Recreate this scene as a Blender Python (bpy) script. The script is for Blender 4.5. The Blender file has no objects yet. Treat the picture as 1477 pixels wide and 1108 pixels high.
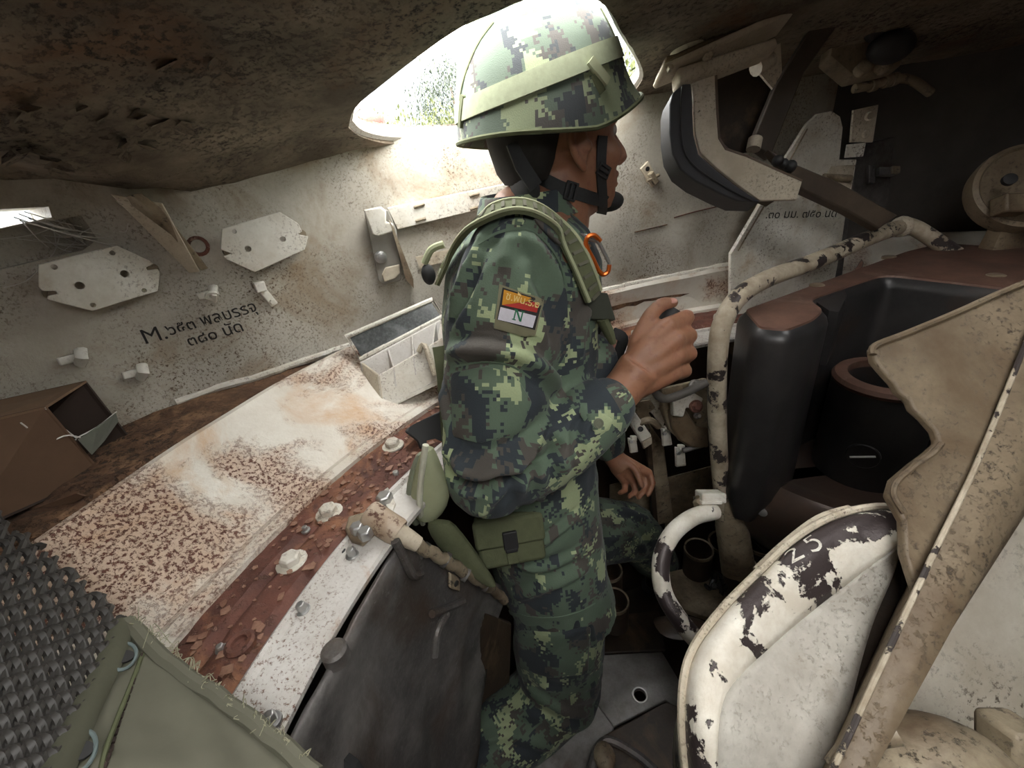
import bpy, bmesh, math, random
import numpy as np
from mathutils import Vector, Matrix, noise
from mathutils.bvhtree import BVHTree
S = bpy.context.scene
COL = S.collection
random.seed(7)
V = Vector
# ------------------------------------------------------------------ camera
F_PX, PITCH, ROLL, EYE = 610.0, math.radians(27), math.radians(8), V((0, 0, 1.5))
FW = V((0, math.cos(PITCH), -math.sin(PITCH)))
_r0, _u0 = V((1, 0, 0)), V((1, 0, 0)).cross(FW)
RT = math.cos(ROLL) * _r0 - math.sin(ROLL) * _u0
UP = math.sin(ROLL) * _r0 + math.cos(ROLL) * _u0
cam = bpy.data.cameras.new('camera'); camo_ = bpy.data.objects.new('camera', cam); COL.objects.link(camo_)
cam.sensor_width = 36.0; cam.lens = 36.0 * F_PX / 1477; cam.clip_start = 0.01
camo_.matrix_world = Matrix(((RT.x, UP.x, -FW.x, EYE.x), (RT.y, UP.y, -FW.y, EYE.y), (RT.z, UP.z, -FW.z, EYE.z), (0, 0, 0, 1)))
S.camera = camo_
# ------------------------------------------------------------------ sky and exposure
S.view_settings.view_transform = 'Standard'; S.view_settings.look = 'None'
S.view_settings.gamma = 1.0; S.view_settings.use_curve_mapping = False
S.view_settings.exposure = 1.12
W = bpy.data.worlds.new('overcast_sky'); S.world = W; W.use_nodes = True
wn = W.node_tree.nodes; wl = W.node_tree.links
bg = wn['Background']; bg.inputs[1].default_value = 8.0
tc = wn.new('ShaderNodeTexCoord'); sx = wn.new('ShaderNodeSeparateXYZ'); cr = wn.new('ShaderNodeValToRGB')
wl.new(tc.outputs['Generated'], sx.inputs[0]); wl.new(sx.outputs['Z'], cr.inputs[0]); wl.new(cr.outputs[0], bg.inputs[0])
cr.color_ramp.elements[0].color = (0.93, 0.96, 1.0, 1); cr.color_ramp.elements[0].position = 0.0
cr.color_ramp.elements[1].color = (1.0, 0.985, 0.95, 1); cr.color_ramp.elements[1].position = 0.5
try:
    S.cycles.max_bounces = 8; S.cycles.diffuse_bounces = 6; S.cycles.use_denoising = True; S.cycles.sample_clamp_indirect = 6
except Exception: pass

# ------------------------------------------------------------------ pixel -> point helpers (1477 x 1108)
def ray(px, py): return FW + RT * ((px - 738.5) / F_PX) - UP * ((py - 554) / F_PX)
def D(px, py, d): return EYE + ray(px, py) * d
def Yp(px, py, y): r = ray(px, py); return EYE + r * (y / r.y)
def Zp(px, py, z): r = ray(px, py); return EYE + r * ((z - EYE.z) / r.z)
CX, CY_ = 0.548, 0.082                                       # axis of the turret ring
def Cyl(px, py, rad):
    r = ray(px, py); ox, oy = -CX, -CY_
    a = r.x * r.x + r.y * r.y; b = 2 * (ox * r.x + oy * r.y); c = ox * ox + oy * oy - rad * rad
    return EYE + r * ((-b + math.sqrt(b * b - 4 * a * c)) / (2 * a))
def plane_of(a, b, c):
    n = (b - a).cross(c - a).normalized()
    if n.dot(EYE - a) < 0: n = -n
    def f(px, py, off=0.0):
        r = ray(px, py); t = (a - EYE).dot(n) / r.dot(n)
        return EYE + r * t + n * off
    f.n = n if n.dot(EYE - a) > 0 else -n
    return f
def on(bvh, px, py, off=0.0):
    r = ray(px, py).normalized()
    h, n, i, d = bvh.ray_cast(EYE, r)
    if h is None: return None, None
    if n.dot(r) > 0: n = -n
    return h + n * off, n
def polar(th, r, z): a = math.radians(th); return V((CX + r * math.cos(a), CY_ + r * math.sin(a), z))
def lerp_tab(tab, x):
    ks = sorted(tab)
    if x <= ks[0]: return tab[ks[0]]
    for a, b in zip(ks, ks[1:]):
        if x <= b:
            t = (x - a) / (b - a); t = t * t * (3 - 2 * t) * .5 + t * .5
            return tab[a] + (tab[b] - tab[a]) * t
    return tab[ks[-1]]

# ------------------------------------------------------------------ geometry helper
def frame(n, hint=V((0, 0, 1))):
    n = V(n)
    n = n.normalized(); u = hint - n * hint.dot(n)
    if u.length < 1e-4: u = V((1, 0, 0)) - n * n.x
    u.normalize(); return u, n.cross(u), n
def resample(pts, k):
    """smooth Catmull-Rom path through pts, k steps per span"""
    p = [V(q) for q in pts]; out = []
    for i in range(len(p) - 1):
        a, b, c, d = p[max(i - 1, 0)], p[i], p[i + 1], p[min(i + 2, len(p) - 1)]
        for j in range(k):
            t = j / k
            out.append(.5 * ((2 * b) + (c - a) * t + (2 * a - 5 * b + 4 * c - d) * t * t + (3 * b - a - 3 * c + d) * t ** 3))
    out.append(p[-1]); return out
def rs1(vals, k):
    out = []
    for a, b in zip(vals, vals[1:]): out += [a + (b - a) * j / k for j in range(k)]
    return out + [vals[-1]]
class G:
    def __init__(s): s.v = []; s.f = []
    def add(s, vs, fs):
        o = len(s.v); s.v += [V(x) for x in vs]; s.f += [tuple(i + o for i in f) for f in fs]; return s
    def box(s, o, a, b, c):
        o, a, b, c = V(o), V(a), V(b), V(c)
        vs = [o + a * i + b * j + c * k for i in (-1, 1) for j in (-1, 1) for k in (-1, 1)]
        return s.add(vs, [(0, 1, 3, 2), (4, 6, 7, 5), (0, 4, 5, 1), (2, 3, 7, 6), (0, 2, 6, 4), (1, 5, 7, 3)])
    def loft(s, rings, cap=True, close=False):
        n = len(rings[0]); vs = [p for r in rings for p in r]; fs = []
        m = len(rings)
        for i in range(m if close else m - 1):
            for j in range(n):
                k = (j + 1) % n; i2 = (i + 1) % m
                fs.append((i * n + j, i * n + k, i2 * n + k, i2 * n + j))
        if cap and not close: fs += [tuple(range(n))[::-1], tuple(range((m - 1) * n, m * n))]
        return s.add(vs, fs)
    def tube(s, pts, r, n=12, cap=True, close=False, flat=1.0, hint=None):
        pts = [V(p) for p in pts]; m = len(pts); rr = r if isinstance(r, (list, tuple)) else [r] * m
        rings = []; u = hint
        for i, p in enumerate(pts):
            a, b = (pts[i - 1], pts[(i + 1) % m]) if close else (pts[max(i - 1, 0)], pts[min(i + 1, m - 1)])
            t = (b - a).normalized()
            if u is None: u, w, _ = frame(t)
            else:
                u = u - t * u.dot(t)
                if u.length < 1e-5: u = frame(t)[0]
                u.normalize(); w = t.cross(u)
            w = t.cross(u)
            rings.append([p + (u * math.cos(2 * math.pi * j / n) * flat + w * math.sin(2 * math.pi * j / n)) * rr[i] for j in range(n)])
        return s.loft(rings, cap, close)
    def prism(s, pts, vec):
        n = len(pts); pts = [V(p) for p in pts]; vec = V(vec)
        nn = V((0, 0, 0))
        for i in range(n): nn += (pts[i] - pts[0]).cross(pts[(i + 1) % n] - pts[0])
        if nn.dot(vec) > 0: pts = pts[::-1]
        return s.add(pts + [p + vec for p in pts], [tuple(range(n)), tuple(range(2 * n - 1, n - 1, -1))] + [(i, i + n, (i + 1) % n + n, (i + 1) % n) for i in range(n)])
    def ball(s, c, rad, ax=None, nu=16, nv=10):
        c = V(c); rad = (rad,) * 3 if isinstance(rad, (int, float)) else rad
        ax = ax or (V((1, 0, 0)), V((0, 1, 0)), V((0, 0, 1)))
        def P(i, j):
            a, b = 2 * math.pi * j / nu, math.pi * i / nv
            return c + ax[0] * (rad[0] * math.sin(b) * math.cos(a)) + ax[1] * (rad[1] * math.sin(b) * math.sin(a)) + ax[2] * (rad[2] * math.cos(b))
        vs = [P(0, 0)] + [P(i, j) for i in range(1, nv) for j in range(nu)] + [P(nv, 0)]
        fs = [(0, 1 + j, 1 + (j + 1) % nu) for j in range(nu)]
        for i in range(nv - 2):
            for j in range(nu):
                a = 1 + i * nu + j; b = 1 + i * nu + (j + 1) % nu
                fs.append((a, a + nu, b + nu, b))
        L = len(vs) - 1; o = 1 + (nv - 2) * nu
        fs += [(L, o + (j + 1) % nu, o + j) for j in range(nu)]
        return s.add(vs, fs)
    def lathe(s, o, ax, prof, n=20, cap=True):
        u, w, a = frame(V(ax)); o = V(o)
        return s.loft([[o + a * h + (u * math.cos(2 * math.pi * j / n) + w * math.sin(2 * math.pi * j / n)) * r for j in range(n)] for r, h in prof], cap)
    def bolt(s, p, n, r, h, rot=0.3):
        u, w, a = frame(n); p = V(p)
        ring = lambda rr, hh: [p + a * hh + (u * math.cos(math.pi / 3 * j + rot) + w * math.sin(math.pi / 3 * j + rot)) * rr for j in range(6)]
        return s.loft([ring(r, -.002), ring(r, h * .8), ring(r * .8, h)])
    def ribbon(s, pts, nrm, w, t):
        rings = []; m = len(pts); ww = w if isinstance(w, (list, tuple)) else [w] * m
        for i, p in enumerate(pts):
            tg = (pts[min(i + 1, m - 1)] - pts[max(i - 1, 0)]).normalized(); n = nrm[i]; n = (n - tg * n.dot(tg)).normalized()
            sd = tg.cross(n) * ww[i] * .5
            rings.append([p - sd - n * t * .3, p + sd - n * t * .3, p + sd + n * t * .7, p - sd + n * t * .7])
        return s.loft(rings)
def base_of(o):
    while o.parent: o = o.parent
    return o.location
def mesh_from(name, g, base):
    me = bpy.data.meshes.new(name); me.from_pydata([tuple(p - base) for p in g.v], [], g.f); me.validate(); return me
def fix(me, smooth):
    b = bmesh.new(); b.from_mesh(me); bmesh.ops.recalc_face_normals(b, faces=b.faces); b.to_mesh(me); b.free()
    if smooth: me.polygons.foreach_set('use_smooth', [True] * len(me.polygons))
def P(name, g, mat, parent=None, smooth=True, bevel=0.0, seg=2, angle=40, recalc=True, sub=0):
    """one mesh object; a part when it has a parent"""
    base = base_of(parent) if parent else V((0, 0, 0))
    me = mesh_from(name, g, base)
    if recalc: fix(me, smooth)
    o = bpy.data.objects.new(name, me); COL.objects.link(o)
    if parent: o.parent = parent
    if mat: me.materials.append(mat)
    if bevel:
        m = o.modifiers.new('bevel', 'BEVEL'); m.width = bevel; m.segments = seg; m.limit_method = 'ANGLE'; m.angle_limit = math.radians(35)
    if sub:
        m = o.modifiers.new('sub', 'SUBSURF'); m.levels = sub; m.render_levels = sub
    if smooth:
        b = bmesh.new(); b.from_mesh(me)
        for e in b.edges:
            if len(e.link_faces) == 2 and e.calc_face_angle(0) > math.radians(angle): e.smooth = False
        b.to_mesh(me); b.free()
    return o
def E(name, label, cat, loc, group=None):
    o = bpy.data.objects.new(name, None); COL.objects.link(o); o.location = V(loc); o.empty_display_size = .05
    o['label'] = label; o['category'] = cat
    if group: o['group'] = group
    return o
def tag(o, label, cat, group=None):
    o['label'] = label; o['category'] = cat
    if group: o['group'] = group
    return o
def structure(o): o['kind'] = 'structure'; return o
def bvh_of(o):
    dg = bpy.context.evaluated_depsgraph_get(); dg.update(); e = o.evaluated_get(dg); me = e.to_mesh()
    mw = o.matrix_world.copy() if not o.parent else Matrix.Translation(base_of(o))
    b = BVHTree.FromPolygons([mw @ v.co for v in me.vertices], [tuple(p.vertices) for p in me.polygons]); e.to_mesh_clear(); return b
def apply_mods(o):
    dg = bpy.context.evaluated_depsgraph_get(); dg.update()
    me = bpy.data.meshes.new_from_object(o.evaluated_get(dg)); old = o.data; nm = old.name; o.modifiers.clear(); o.data = me
    bpy.data.meshes.remove(old); me.name = nm; return o
def cut(o, g):
    me = mesh_from('cutter', g, V((0, 0, 0))); fix(me, False); c = bpy.data.objects.new('cutter', me); COL.objects.link(c)
    if o.data.materials: me.materials.append(o.data.materials[0])
    m = o.modifiers.new('cut', 'BOOLEAN'); m.operation = 'DIFFERENCE'; m.solver = 'EXACT'; m.object = c
    apply_mods(o); bpy.data.objects.remove(c); bpy.data.meshes.remove(me)

# ------------------------------------------------------------------ materials
def newmat(name):
    m = bpy.data.materials.new(name); m.use_nodes = True; nt = m.node_tree
    return m, nt, nt.nodes['Principled BSDF']
class NT:
    def __init__(s, nt): s.nt = nt
    def n(s, t, **kw):
        nd = s.nt.nodes.new(t)
        for k, v in kw.items():
            if k.startswith('i_'): s.put(nd.inputs[int(k[2:]) if k[2:].isdigit() else k[2:]], v)
            else: setattr(nd, k, v)
        return nd
    def put(s, sock, v):
        if isinstance(v, bpy.types.NodeSocket): s.nt.links.new(v, sock)
        else: sock.default_value = (*v, 1) if isinstance(v, tuple) and len(v) == 3 and sock.type == 'RGBA' else v
    def noise(s, vec, scale, detail=6, rough=.6, dist=0.0):
        nd = s.n('ShaderNodeTexNoise', i_Scale=scale, i_Detail=detail, i_Roughness=rough, i_Distortion=dist); s.put(nd.inputs['Vector'], vec); return nd.outputs[0]
    def off(s, vec, o, sc=(1, 1, 1)): return s.n('ShaderNodeMapping', i_Vector=vec, i_Location=o, i_Scale=sc).outputs[0]
    def ramp(s, x, lo, hi): return s.n('ShaderNodeMapRange', i_0=x, i_1=lo, i_2=hi, i_3=0.0, i_4=1.0).outputs[0]
    def mul(s, a, b): return s.n('ShaderNodeMath', operation='MULTIPLY', i_0=a, i_1=b).outputs[0]
    def math(s, op, a, b=0.0): return s.n('ShaderNodeMath', operation=op, i_0=a, i_1=b).outputs[0]
    def mix(s, f, a, b):
        nd = s.nt.nodes.new('ShaderNodeMix'); nd.data_type = 'RGBA'
        s.put(nd.inputs[0], f); s.put(nd.inputs[6], a); s.put(nd.inputs[7], b); return nd.outputs[2]
    def bump(s, h, st, dist=.002): return s.n('ShaderNodeBump', i_Strength=st, i_Distance=dist, i_Height=h).outputs[0]
_seed = [0]
def worn(name, base, base2, s=7, b_t=(.35, .65), stain=None, stain_t=(.5, .7), stain_s=5, speck=None, speck_t=(.56, .62), speck_s=80, mask_t=(.4, .6), mask_s=5,
         chip=None, chip_t=(.53, .55), chip_s=14, stain2=None, wear=False, rough=.62, metal=0.0, bump=.35, scl=(1, 1, 1), chip_rough=.4, chip_metal=0.0):
    m, nt, bs = newmat(name); k = NT(nt); _seed[0] += 3.7; q = _seed[0]
    co = k.n('ShaderNodeTexCoord').outputs['Object']; co = k.off(co, (q, q * .7, -q), scl)
    n1 = k.noise(co, s, 8, .65); c = k.mix(k.ramp(n1, *b_t), base, base2)
    fine = k.noise(co, 160, 4, .7); h = k.mul(fine, .35)
    c = k.mix(k.mul(k.ramp(fine, .45, .75), .35), c, base2)
    if stain:
        c = k.mix(k.ramp(k.noise(k.off(co, (9, 2, 4)), stain_s, 7, .65, .6), *stain_t), c, stain)
    if speck:
        sp = k.noise(k.off(co, (1, 7, 3)), speck_s, 8, .74); mk = k.ramp(k.noise(k.off(co, (4, 4, 1)), mask_s, 6, .6, .5), *mask_t)
        if stain2: c = k.mix(k.mul(mk, .55), c, stain2)
        f = k.mul(k.ramp(sp, *speck_t), mk); c = k.mix(f, c, speck); h = k.math('SUBTRACT', h, k.mul(f, .8))
    if chip:
        cn = k.noise(k.off(co, (6, 1, 8)), chip_s, 9, .66, .25); cn = k.math('ADD', cn, k.mul(k.math('SUBTRACT', k.n('ShaderNodeAttribute', attribute_name='wear').outputs['Fac'], .5), .15)) if wear else cn; f = k.ramp(cn, *chip_t); c = k.mix(f, c, chip); h = k.math('SUBTRACT', h, f)
        k.put(bs.inputs['Roughness'], k.n('ShaderNodeMapRange', i_0=f, i_1=0.0, i_2=1.0, i_3=rough, i_4=chip_rough).outputs[0])
        if chip_metal: k.put(bs.inputs['Metallic'], k.mul(f, chip_metal))
    else: bs.inputs['Roughness'].default_value = rough
    if not (chip and chip_metal): bs.inputs['Metallic'].default_value = metal
    k.put(bs.inputs['Base Color'], c); k.put(bs.inputs['Normal'], k.bump(h, bump)); return m
def plain(name, col, rough=.6, metal=0.0, var=.25, s=40, bump=.2, spec=.5):
    m, nt, bs = newmat(name); k = NT(nt); co = k.n('ShaderNodeTexCoord').outputs['Object']
    n1 = k.noise(co, s, 6, .6); d = tuple(x * (1 - var) for x in col); l = tuple(min(1, x * (1 + var)) for x in col)
    k.put(bs.inputs['Base Color'], k.mix(n1, d, l)); bs.inputs['Roughness'].default_value = rough; bs.inputs['Metallic'].default_value = metal
    bs.inputs['Specular IOR Level'].default_value = spec
    if bump: k.put(bs.inputs['Normal'], k.bump(k.noise(co, s * 4, 4, .6), bump, .001))
    return m
RUST = (.085, .028, .014); RUSTO = (.26, .115, .045); WHITE = (.72, .70, .64); CREAM = (.60, .55, .45)
M = {}
M['wall'] = worn('chalky_white_paint', (.55, .525, .46), (.33, .295, .235), s=4, b_t=(.36, .74), stain=(.25, .165, .085), stain_t=(.50, .74), stain_s=7, speck=(.10, .06, .032), speck_t=(.52, .60), speck_s=240, mask_t=(.40, .64), mask_s=6, rough=.7, bump=.5)
M['roof'] = worn('dark_brown_roof_paint', (.29, .245, .185), (.095, .075, .055), s=6, b_t=(.34, .62), stain=(.15, .075, .035), stain_t=(.52, .72), stain_s=4, speck=(.03, .02, .016), speck_t=(.52, .6), speck_s=110, mask_t=(.38, .62), mask_s=7, rough=.85, bump=.9)  # dark mottled brown, darker than the wall paint
M['slope'] = worn('rust_pitted_white_paint', (.70, .67, .60), (.58, .53, .45), s=9, stain=(.52, .33, .18), stain_t=(.52, .70), stain_s=6, speck=(.11, .033, .018), speck_t=(.51, .55), speck_s=210, mask_t=(.45, .57), mask_s=6, rough=.55, bump=.7, stain2=(.44, .23, .12))
M['ledge'] = worn('rusty_gutter', (.16, .085, .045), (.07, .035, .02), s=22, stain=(.30, .17, .09), stain_t=(.5, .7), stain_s=14, speck=(.035, .02, .012), speck_t=(.5, .58), speck_s=90, mask_t=(.3, .6), rough=.9, bump=1.0)
M['rust'] = worn('flaking_red_rust', (.165, .062, .042), (.070, .026, .019), s=26, stain=(.27, .12, .06), stain_t=(.52, .66), stain_s=11, speck=(.36, .22, .16), speck_t=(.56, .64), speck_s=130, mask_t=(.38, .6), mask_s=14, rough=.7, bump=1.0)
M['flange'] = worn('grey_white_flange_paint', (.62, .60, .57), (.46, .43, .39), s=12, stain=(.36, .20, .10), stain_t=(.60, .74), stain_s=13, speck=(.14, .07, .04), speck_t=(.53, .61), speck_s=220, mask_t=(.38, .62), rough=.5, bump=.4)
M['white'] = worn('dirty_white_enamel', WHITE, (.52, .48, .40), s=11, stain=(.36, .24, .13), stain_t=(.54, .76), stain_s=9, speck=(.10, .06, .035), speck_t=(.53, .61), speck_s=210, mask_t=(.38, .62), mask_s=9, rough=.5, bump=.35)
M['cream'] = worn('cream_enamel', (.60, .54, .43), (.42, .36, .27), s=10, stain=(.22, .14, .08), stain_t=(.56, .76), stain_s=9, speck=(.07, .05, .035), speck_t=(.53, .61), speck_s=200, mask_t=(.4, .65), mask_s=8, rough=.55, bump=.4)
M['grime'] = worn('oily_cream_paint', (.36, .30, .21), (.15, .115, .075), s=12, stain=(.10, .06, .035), stain_t=(.5, .72), stain_s=8, speck=(.04, .03, .02), speck_t=(.55, .62), speck_s=70, mask_t=(.35, .6), rough=.5, bump=.5)
M['peel'] = worn('peeling_white_paint', (.78, .75, .67), (.60, .55, .46), s=20, chip=(.055, .042, .042), chip_t=(.505, .515), chip_s=9, rough=.6, bump=1.0, chip_rough=.42, chip_metal=.3)
M['peelw'] = worn('peeling_white_guard_paint', (.78, .75, .67), (.60, .55, .46), s=20, chip=(.055, .042, .042), chip_t=(.505, .515), chip_s=19, rough=.6, bump=1.0, chip_rough=.42, chip_metal=.3, wear=True)
M['peel2'] = worn('chipped_cream_tube_paint', (.50, .44, .34), (.29, .235, .165), s=26, chip=(.05, .04, .038), chip_t=(.56, .575), chip_s=24, rough=.55, bump=.9, chip_rough=.42, chip_metal=.3)
M['gun'] = worn('oiled_gunmetal', (.020, .020, .021), (.045, .042, .042), s=8, stain=(.05, .032, .024), stain_t=(.56, .75), stain_s=7, rough=.38, metal=.35, bump=.25)
M['gunrust'] = worn('brown_oxide_steel', (.16, .085, .062), (.085, .048, .036), s=16, stain=(.22, .15, .12), stain_t=(.55, .72), stain_s=12, rough=.5, metal=.15, bump=.35)
M['darkwall'] = worn('dark_steel_and_shade', (.045, .040, .036), (.075, .068, .06), s=7, rough=.6, bump=.4)  # near black; on wall_right it paints in the shade of the unlit corner
M['dark'] = worn('black_scuffed_steel', (.080, .076, .074), (.24, .225, .215), s=8, b_t=(.45, .72), stain=(.07, .045, .03), stain_t=(.5, .7), stain_s=6, speck=(.22, .21, .20), speck_t=(.60, .66), speck_s=60, mask_t=(.45, .62), mask_s=8, rough=.45, metal=.3, bump=.6)
M['brown'] = worn('dark_oily_brown', (.05, .032, .02), (.02, .014, .010), s=10, stain=(.13, .085, .05), stain_t=(.55, .72), stain_s=7, rough=.5, bump=.6)
M['floor'] = worn('bare_scuffed_floor_plate', (.34, .33, .32), (.15, .14, .13), s=9, stain=(.09, .055, .035), stain_t=(.55, .7), stain_s=5, rough=.45, metal=.2, bump=.5)
M['black'] = plain('black_rubber', (.018, .018, .019), .55)
M['rubber'] = plain('grey_black_rubber', (.035, .036, .040), .5, var=.4, s=25)
M['ink'] = plain('black_stencil_paint', (.012, .011, .010), .7, bump=0)
M['canvas'] = plain('olive_drab_canvas', (.125, .122, .092), .9, var=.35, s=9, bump=.5, spec=.2)
M['canvas2'] = plain('pale_olive_canvas', (.34, .36, .23), .9, var=.2, s=20, bump=.4, spec=.2)
M['olive'] = plain('olive_webbing', (.105, .115, .065), .88, var=.25, s=60, bump=.5, spec=.2)
M['thread'] = plain('frayed_thread', (.30, .29, .20), .9, bump=0)
M['steel'] = plain('bare_zinc_steel', (.45, .45, .44), .35, .8)
M['card'] = plain('brown_cardboard', (.115, .065, .038), .9, var=.35, s=18)
M['cardi'] = plain('dark_carton_inside', (.035, .022, .017), .9, var=.35, s=18)
M['web'] = plain('dusty_cobweb', (.62, .60, .56), .8, bump=0)
M['orange'] = plain('orange_anodised_metal', (.62, .14, .02), .3, .6, var=.1)
M['wire'] = plain('dark_plastic_cord', (.040, .037, .034), .5, var=.3)
# ================================================================== the turret shell
R_BOT = {-145: 1.30, -100: 1.2, -60: 1.2, 0: 1.32, 30: 1.32, 50: 1.26, 66: 1.16, 78: 1.07, 87: 1.0, 95: .978, 106: .972, 115: 1.0, 125: 1.07, 138: 1.178, 145: 1.215, 152: 1.295, 163: 1.35, 190: 1.42, 215: 1.30}
def rbot(t): return lerp_tab(R_BOT, t)
def zroof(x, y):
    s = -x - .25
    return 1.765 + .1 * min(x, .55) - .2 * max(y, -.12) - (.20 * s if s > 0 else 0.0) + min(.075, .55 * max(0.0, -x - .47))
ZB = 1.2
def wall(name, t0, t1, mat, step=1.5):
    n = int(abs(t1 - t0) / step); m = 10; g = G(); rings = []
    for i in range(n + 1):
        t = t0 + (t1 - t0) * i / n; rb = rbot(t); a = polar(t, rb, ZB - .03); top = polar(t, rb - .012, 0); top.z = zroof(top.x, top.y) + .012
        o = polar(t, rb + .055, ZB - .03); o2 = polar(t, rb + .043, top.z)
        ins = [a.lerp(top, j / m) for j in range(m + 1)]; outs = [o2.lerp(o, j / m) for j in range(m + 1)]
        for p in ins:
            p += (V((CX, CY_, p.z)) - p).normalized() * .004 * noise.noise(p * 5)
        rings.append(ins + outs)
    g.loft(rings); return P(name, g, mat, angle=50)
wall_left = structure(wall('wall_left', 215, 74, M['wall']))
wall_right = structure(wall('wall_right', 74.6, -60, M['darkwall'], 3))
wall_back = structure(wall('wall_back', -60, -145, M['roof'], 4))
# vision slot and the niche below it, cut into the wall plate
def ray_prism(pts, r0, r1): # solid swept along the wall's own outward direction
    a = [Cyl(x, y, r0) for x, y in pts]; c = sum(a, V()) / len(a); out = (c - V((CX, CY_, c.z))).normalized()
    return G().prism(a, out * (r1 - r0))
cut(wall_left, ray_prism([(-70, 345), (-60, 300), (0, 297), (98, 293), (103, 309), (60, 318), (0, 332)], 1.24, 1.55))
cut(wall_left, ray_prism([(-40, 352), (60, 322), (165, 303), (188, 340), (170, 356), (60, 384), (-40, 410)], 1.20, rbot(151) + .035))
BW = bvh_of(wall_left)

def rwall(x, y):
    t = math.degrees(math.atan2(y - CY_, x - CX)); t = t if t > -145 else t + 360; return rbot(t)
g = G(); nt_, nr_ = 120, 26; top = []; bot = []
for i in range(nt_):
    t = -145 + 360 * i / nt_; rw = rbot(t) + .06
    for j in range(nr_ + 1):
        p = polar(t, rw * j / nr_, 0) if j else V((CX, CY_, 0))
        zz = zroof(p.x, p.y) + .006 * noise.noise(V((p.x, p.y, 3)) * 5) + .003 * noise.noise(V((p.x, p.y, 1)) * 22); bot.append(V((p.x, p.y, zz))); top.append(V((p.x, p.y, zz + .032)))
st = nr_ + 1; vs = bot + top; o = len(bot); fs = []
for i in range(nt_):
    k = (i + 1) % nt_
    for j in range(1, nr_):
        fs.append((i * st + j, k * st + j, k * st + j + 1, i * st + j + 1)); fs.append((o + i * st + j, o + i * st + j + 1, o + k * st + j + 1, o + k * st + j))
    fs.append((0, k * st + 1, i * st + 1)); fs.append((o, o + i * st + 1, o + k * st + 1))
    fs.append((i * st + nr_, k * st + nr_, o + k * st + nr_, o + i * st + nr_))
g.add(vs, fs)
ceiling = structure(P('ceiling', g, M['roof'], angle=50))
b_ = bmesh.new(); b_.from_mesh(ceiling.data); bmesh.ops.remove_doubles(b_, verts=b_.verts, dist=1e-6)
bmesh.ops.delete(b_, geom=[v for v in b_.verts if not v.link_faces], context='VERTS'); bmesh.ops.recalc_face_normals(b_, faces=b_.faces); b_.to_mesh(ceiling.data); b_.free()
CHX, CHY, CHR = .15, -.21, .25
def RZ(px, py): # pixel on the roof underside
    r = ray(px, py); t = .05
    while t < 6 and (EYE + r * t).z < zroof(EYE.x + r.x * t, EYE.y + r.y * t): t += .004
    return EYE + r * t
HATCH = [(502, 182), (512, 150), (560, 108), (612, 70), (664, 40), (712, 18), (770, -6), (830, -12), (874, 4), (902, 56), (926, 100), (922, 124), (886, 152), (800, 178), (700, 199), (620, 206), (560, 206), (520, 198)]
hp = [RZ(*q) for q in HATCH]
hp2 = resample(hp + [hp[0]], 4)[:-1]
cut(ceiling, G().prism([V((p.x, p.y, 1.3)) for p in hp2], (0, 0, .7)))
cut(ceiling, G().prism([V((CHX + CHR * math.cos(a), CHY + CHR * math.sin(a), 1.4)) for a in [i * math.pi / 20 for i in range(40)]], (0, 0, .8)))
# unseen cupola ring added round the commander's opening to narrow its light
structure(P('trim_7', G().lathe((CHX, CHY, 1.755), (0, 0, 1), [(CHR, 0), (CHR, .045), (CHR + .05, .045), (CHR + .05, 0)], 48, cap=False), M['roof']))
# unseen roof opening added front right to light the gun top and bin
cut(ceiling, G().prism([V((.70 + .13 * math.cos(a), .42 + .10 * math.sin(a), 1.4)) for a in [i * math.pi / 12 for i in range(24)]], (0, 0, .8)))
# hatch rim: pale worn lip on the edge of the plate
rimpts = [V((p.x, p.y, zroof(p.x, p.y) + .016)) for p in hp2]
structure(P('trim_5', G().tube(rimpts, .012, 8, close=True), M['flange']))

# peeling paint flakes hanging from the roof
rp = random.Random(9)
for cx_, cy_, n_ in ((205, 160, 5), (258, 172, 7), (130, 155, 3), (175, 205, 4), (40, 215, 5), (45, 160, 3), (300, 85, 2), (90, 235, 3)):
    for i in range(n_):
        q = RZ(cx_ + rp.gauss(0, 16), cy_ + rp.gauss(0, 5)); a0 = rp.random() * 6.28; L = .010 + .013 * rp.random(); u = V((math.cos(a0), math.sin(a0), -.1 - .35 * rp.random())).normalized(); w = V((-math.sin(a0), math.cos(a0), -.2 * rp.random()))
        g = G(); g.add([q + V((0, 0, .001)), q + u * L * .5 + w * L * .5 - V((0, 0, .002)), q + u * L + w * L * .2 - V((0, 0, .004)), q + u * L * 1.1 - w * L * .25 - V((0, 0, .006)), q + u * L * .4 - w * L * .5 - V((0, 0, .003))], [(0, 1, 2), (0, 2, 3), (0, 3, 4)])
        P('paint_flake', g, M['roof'], ceiling, smooth=False, recalc=False)
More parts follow.
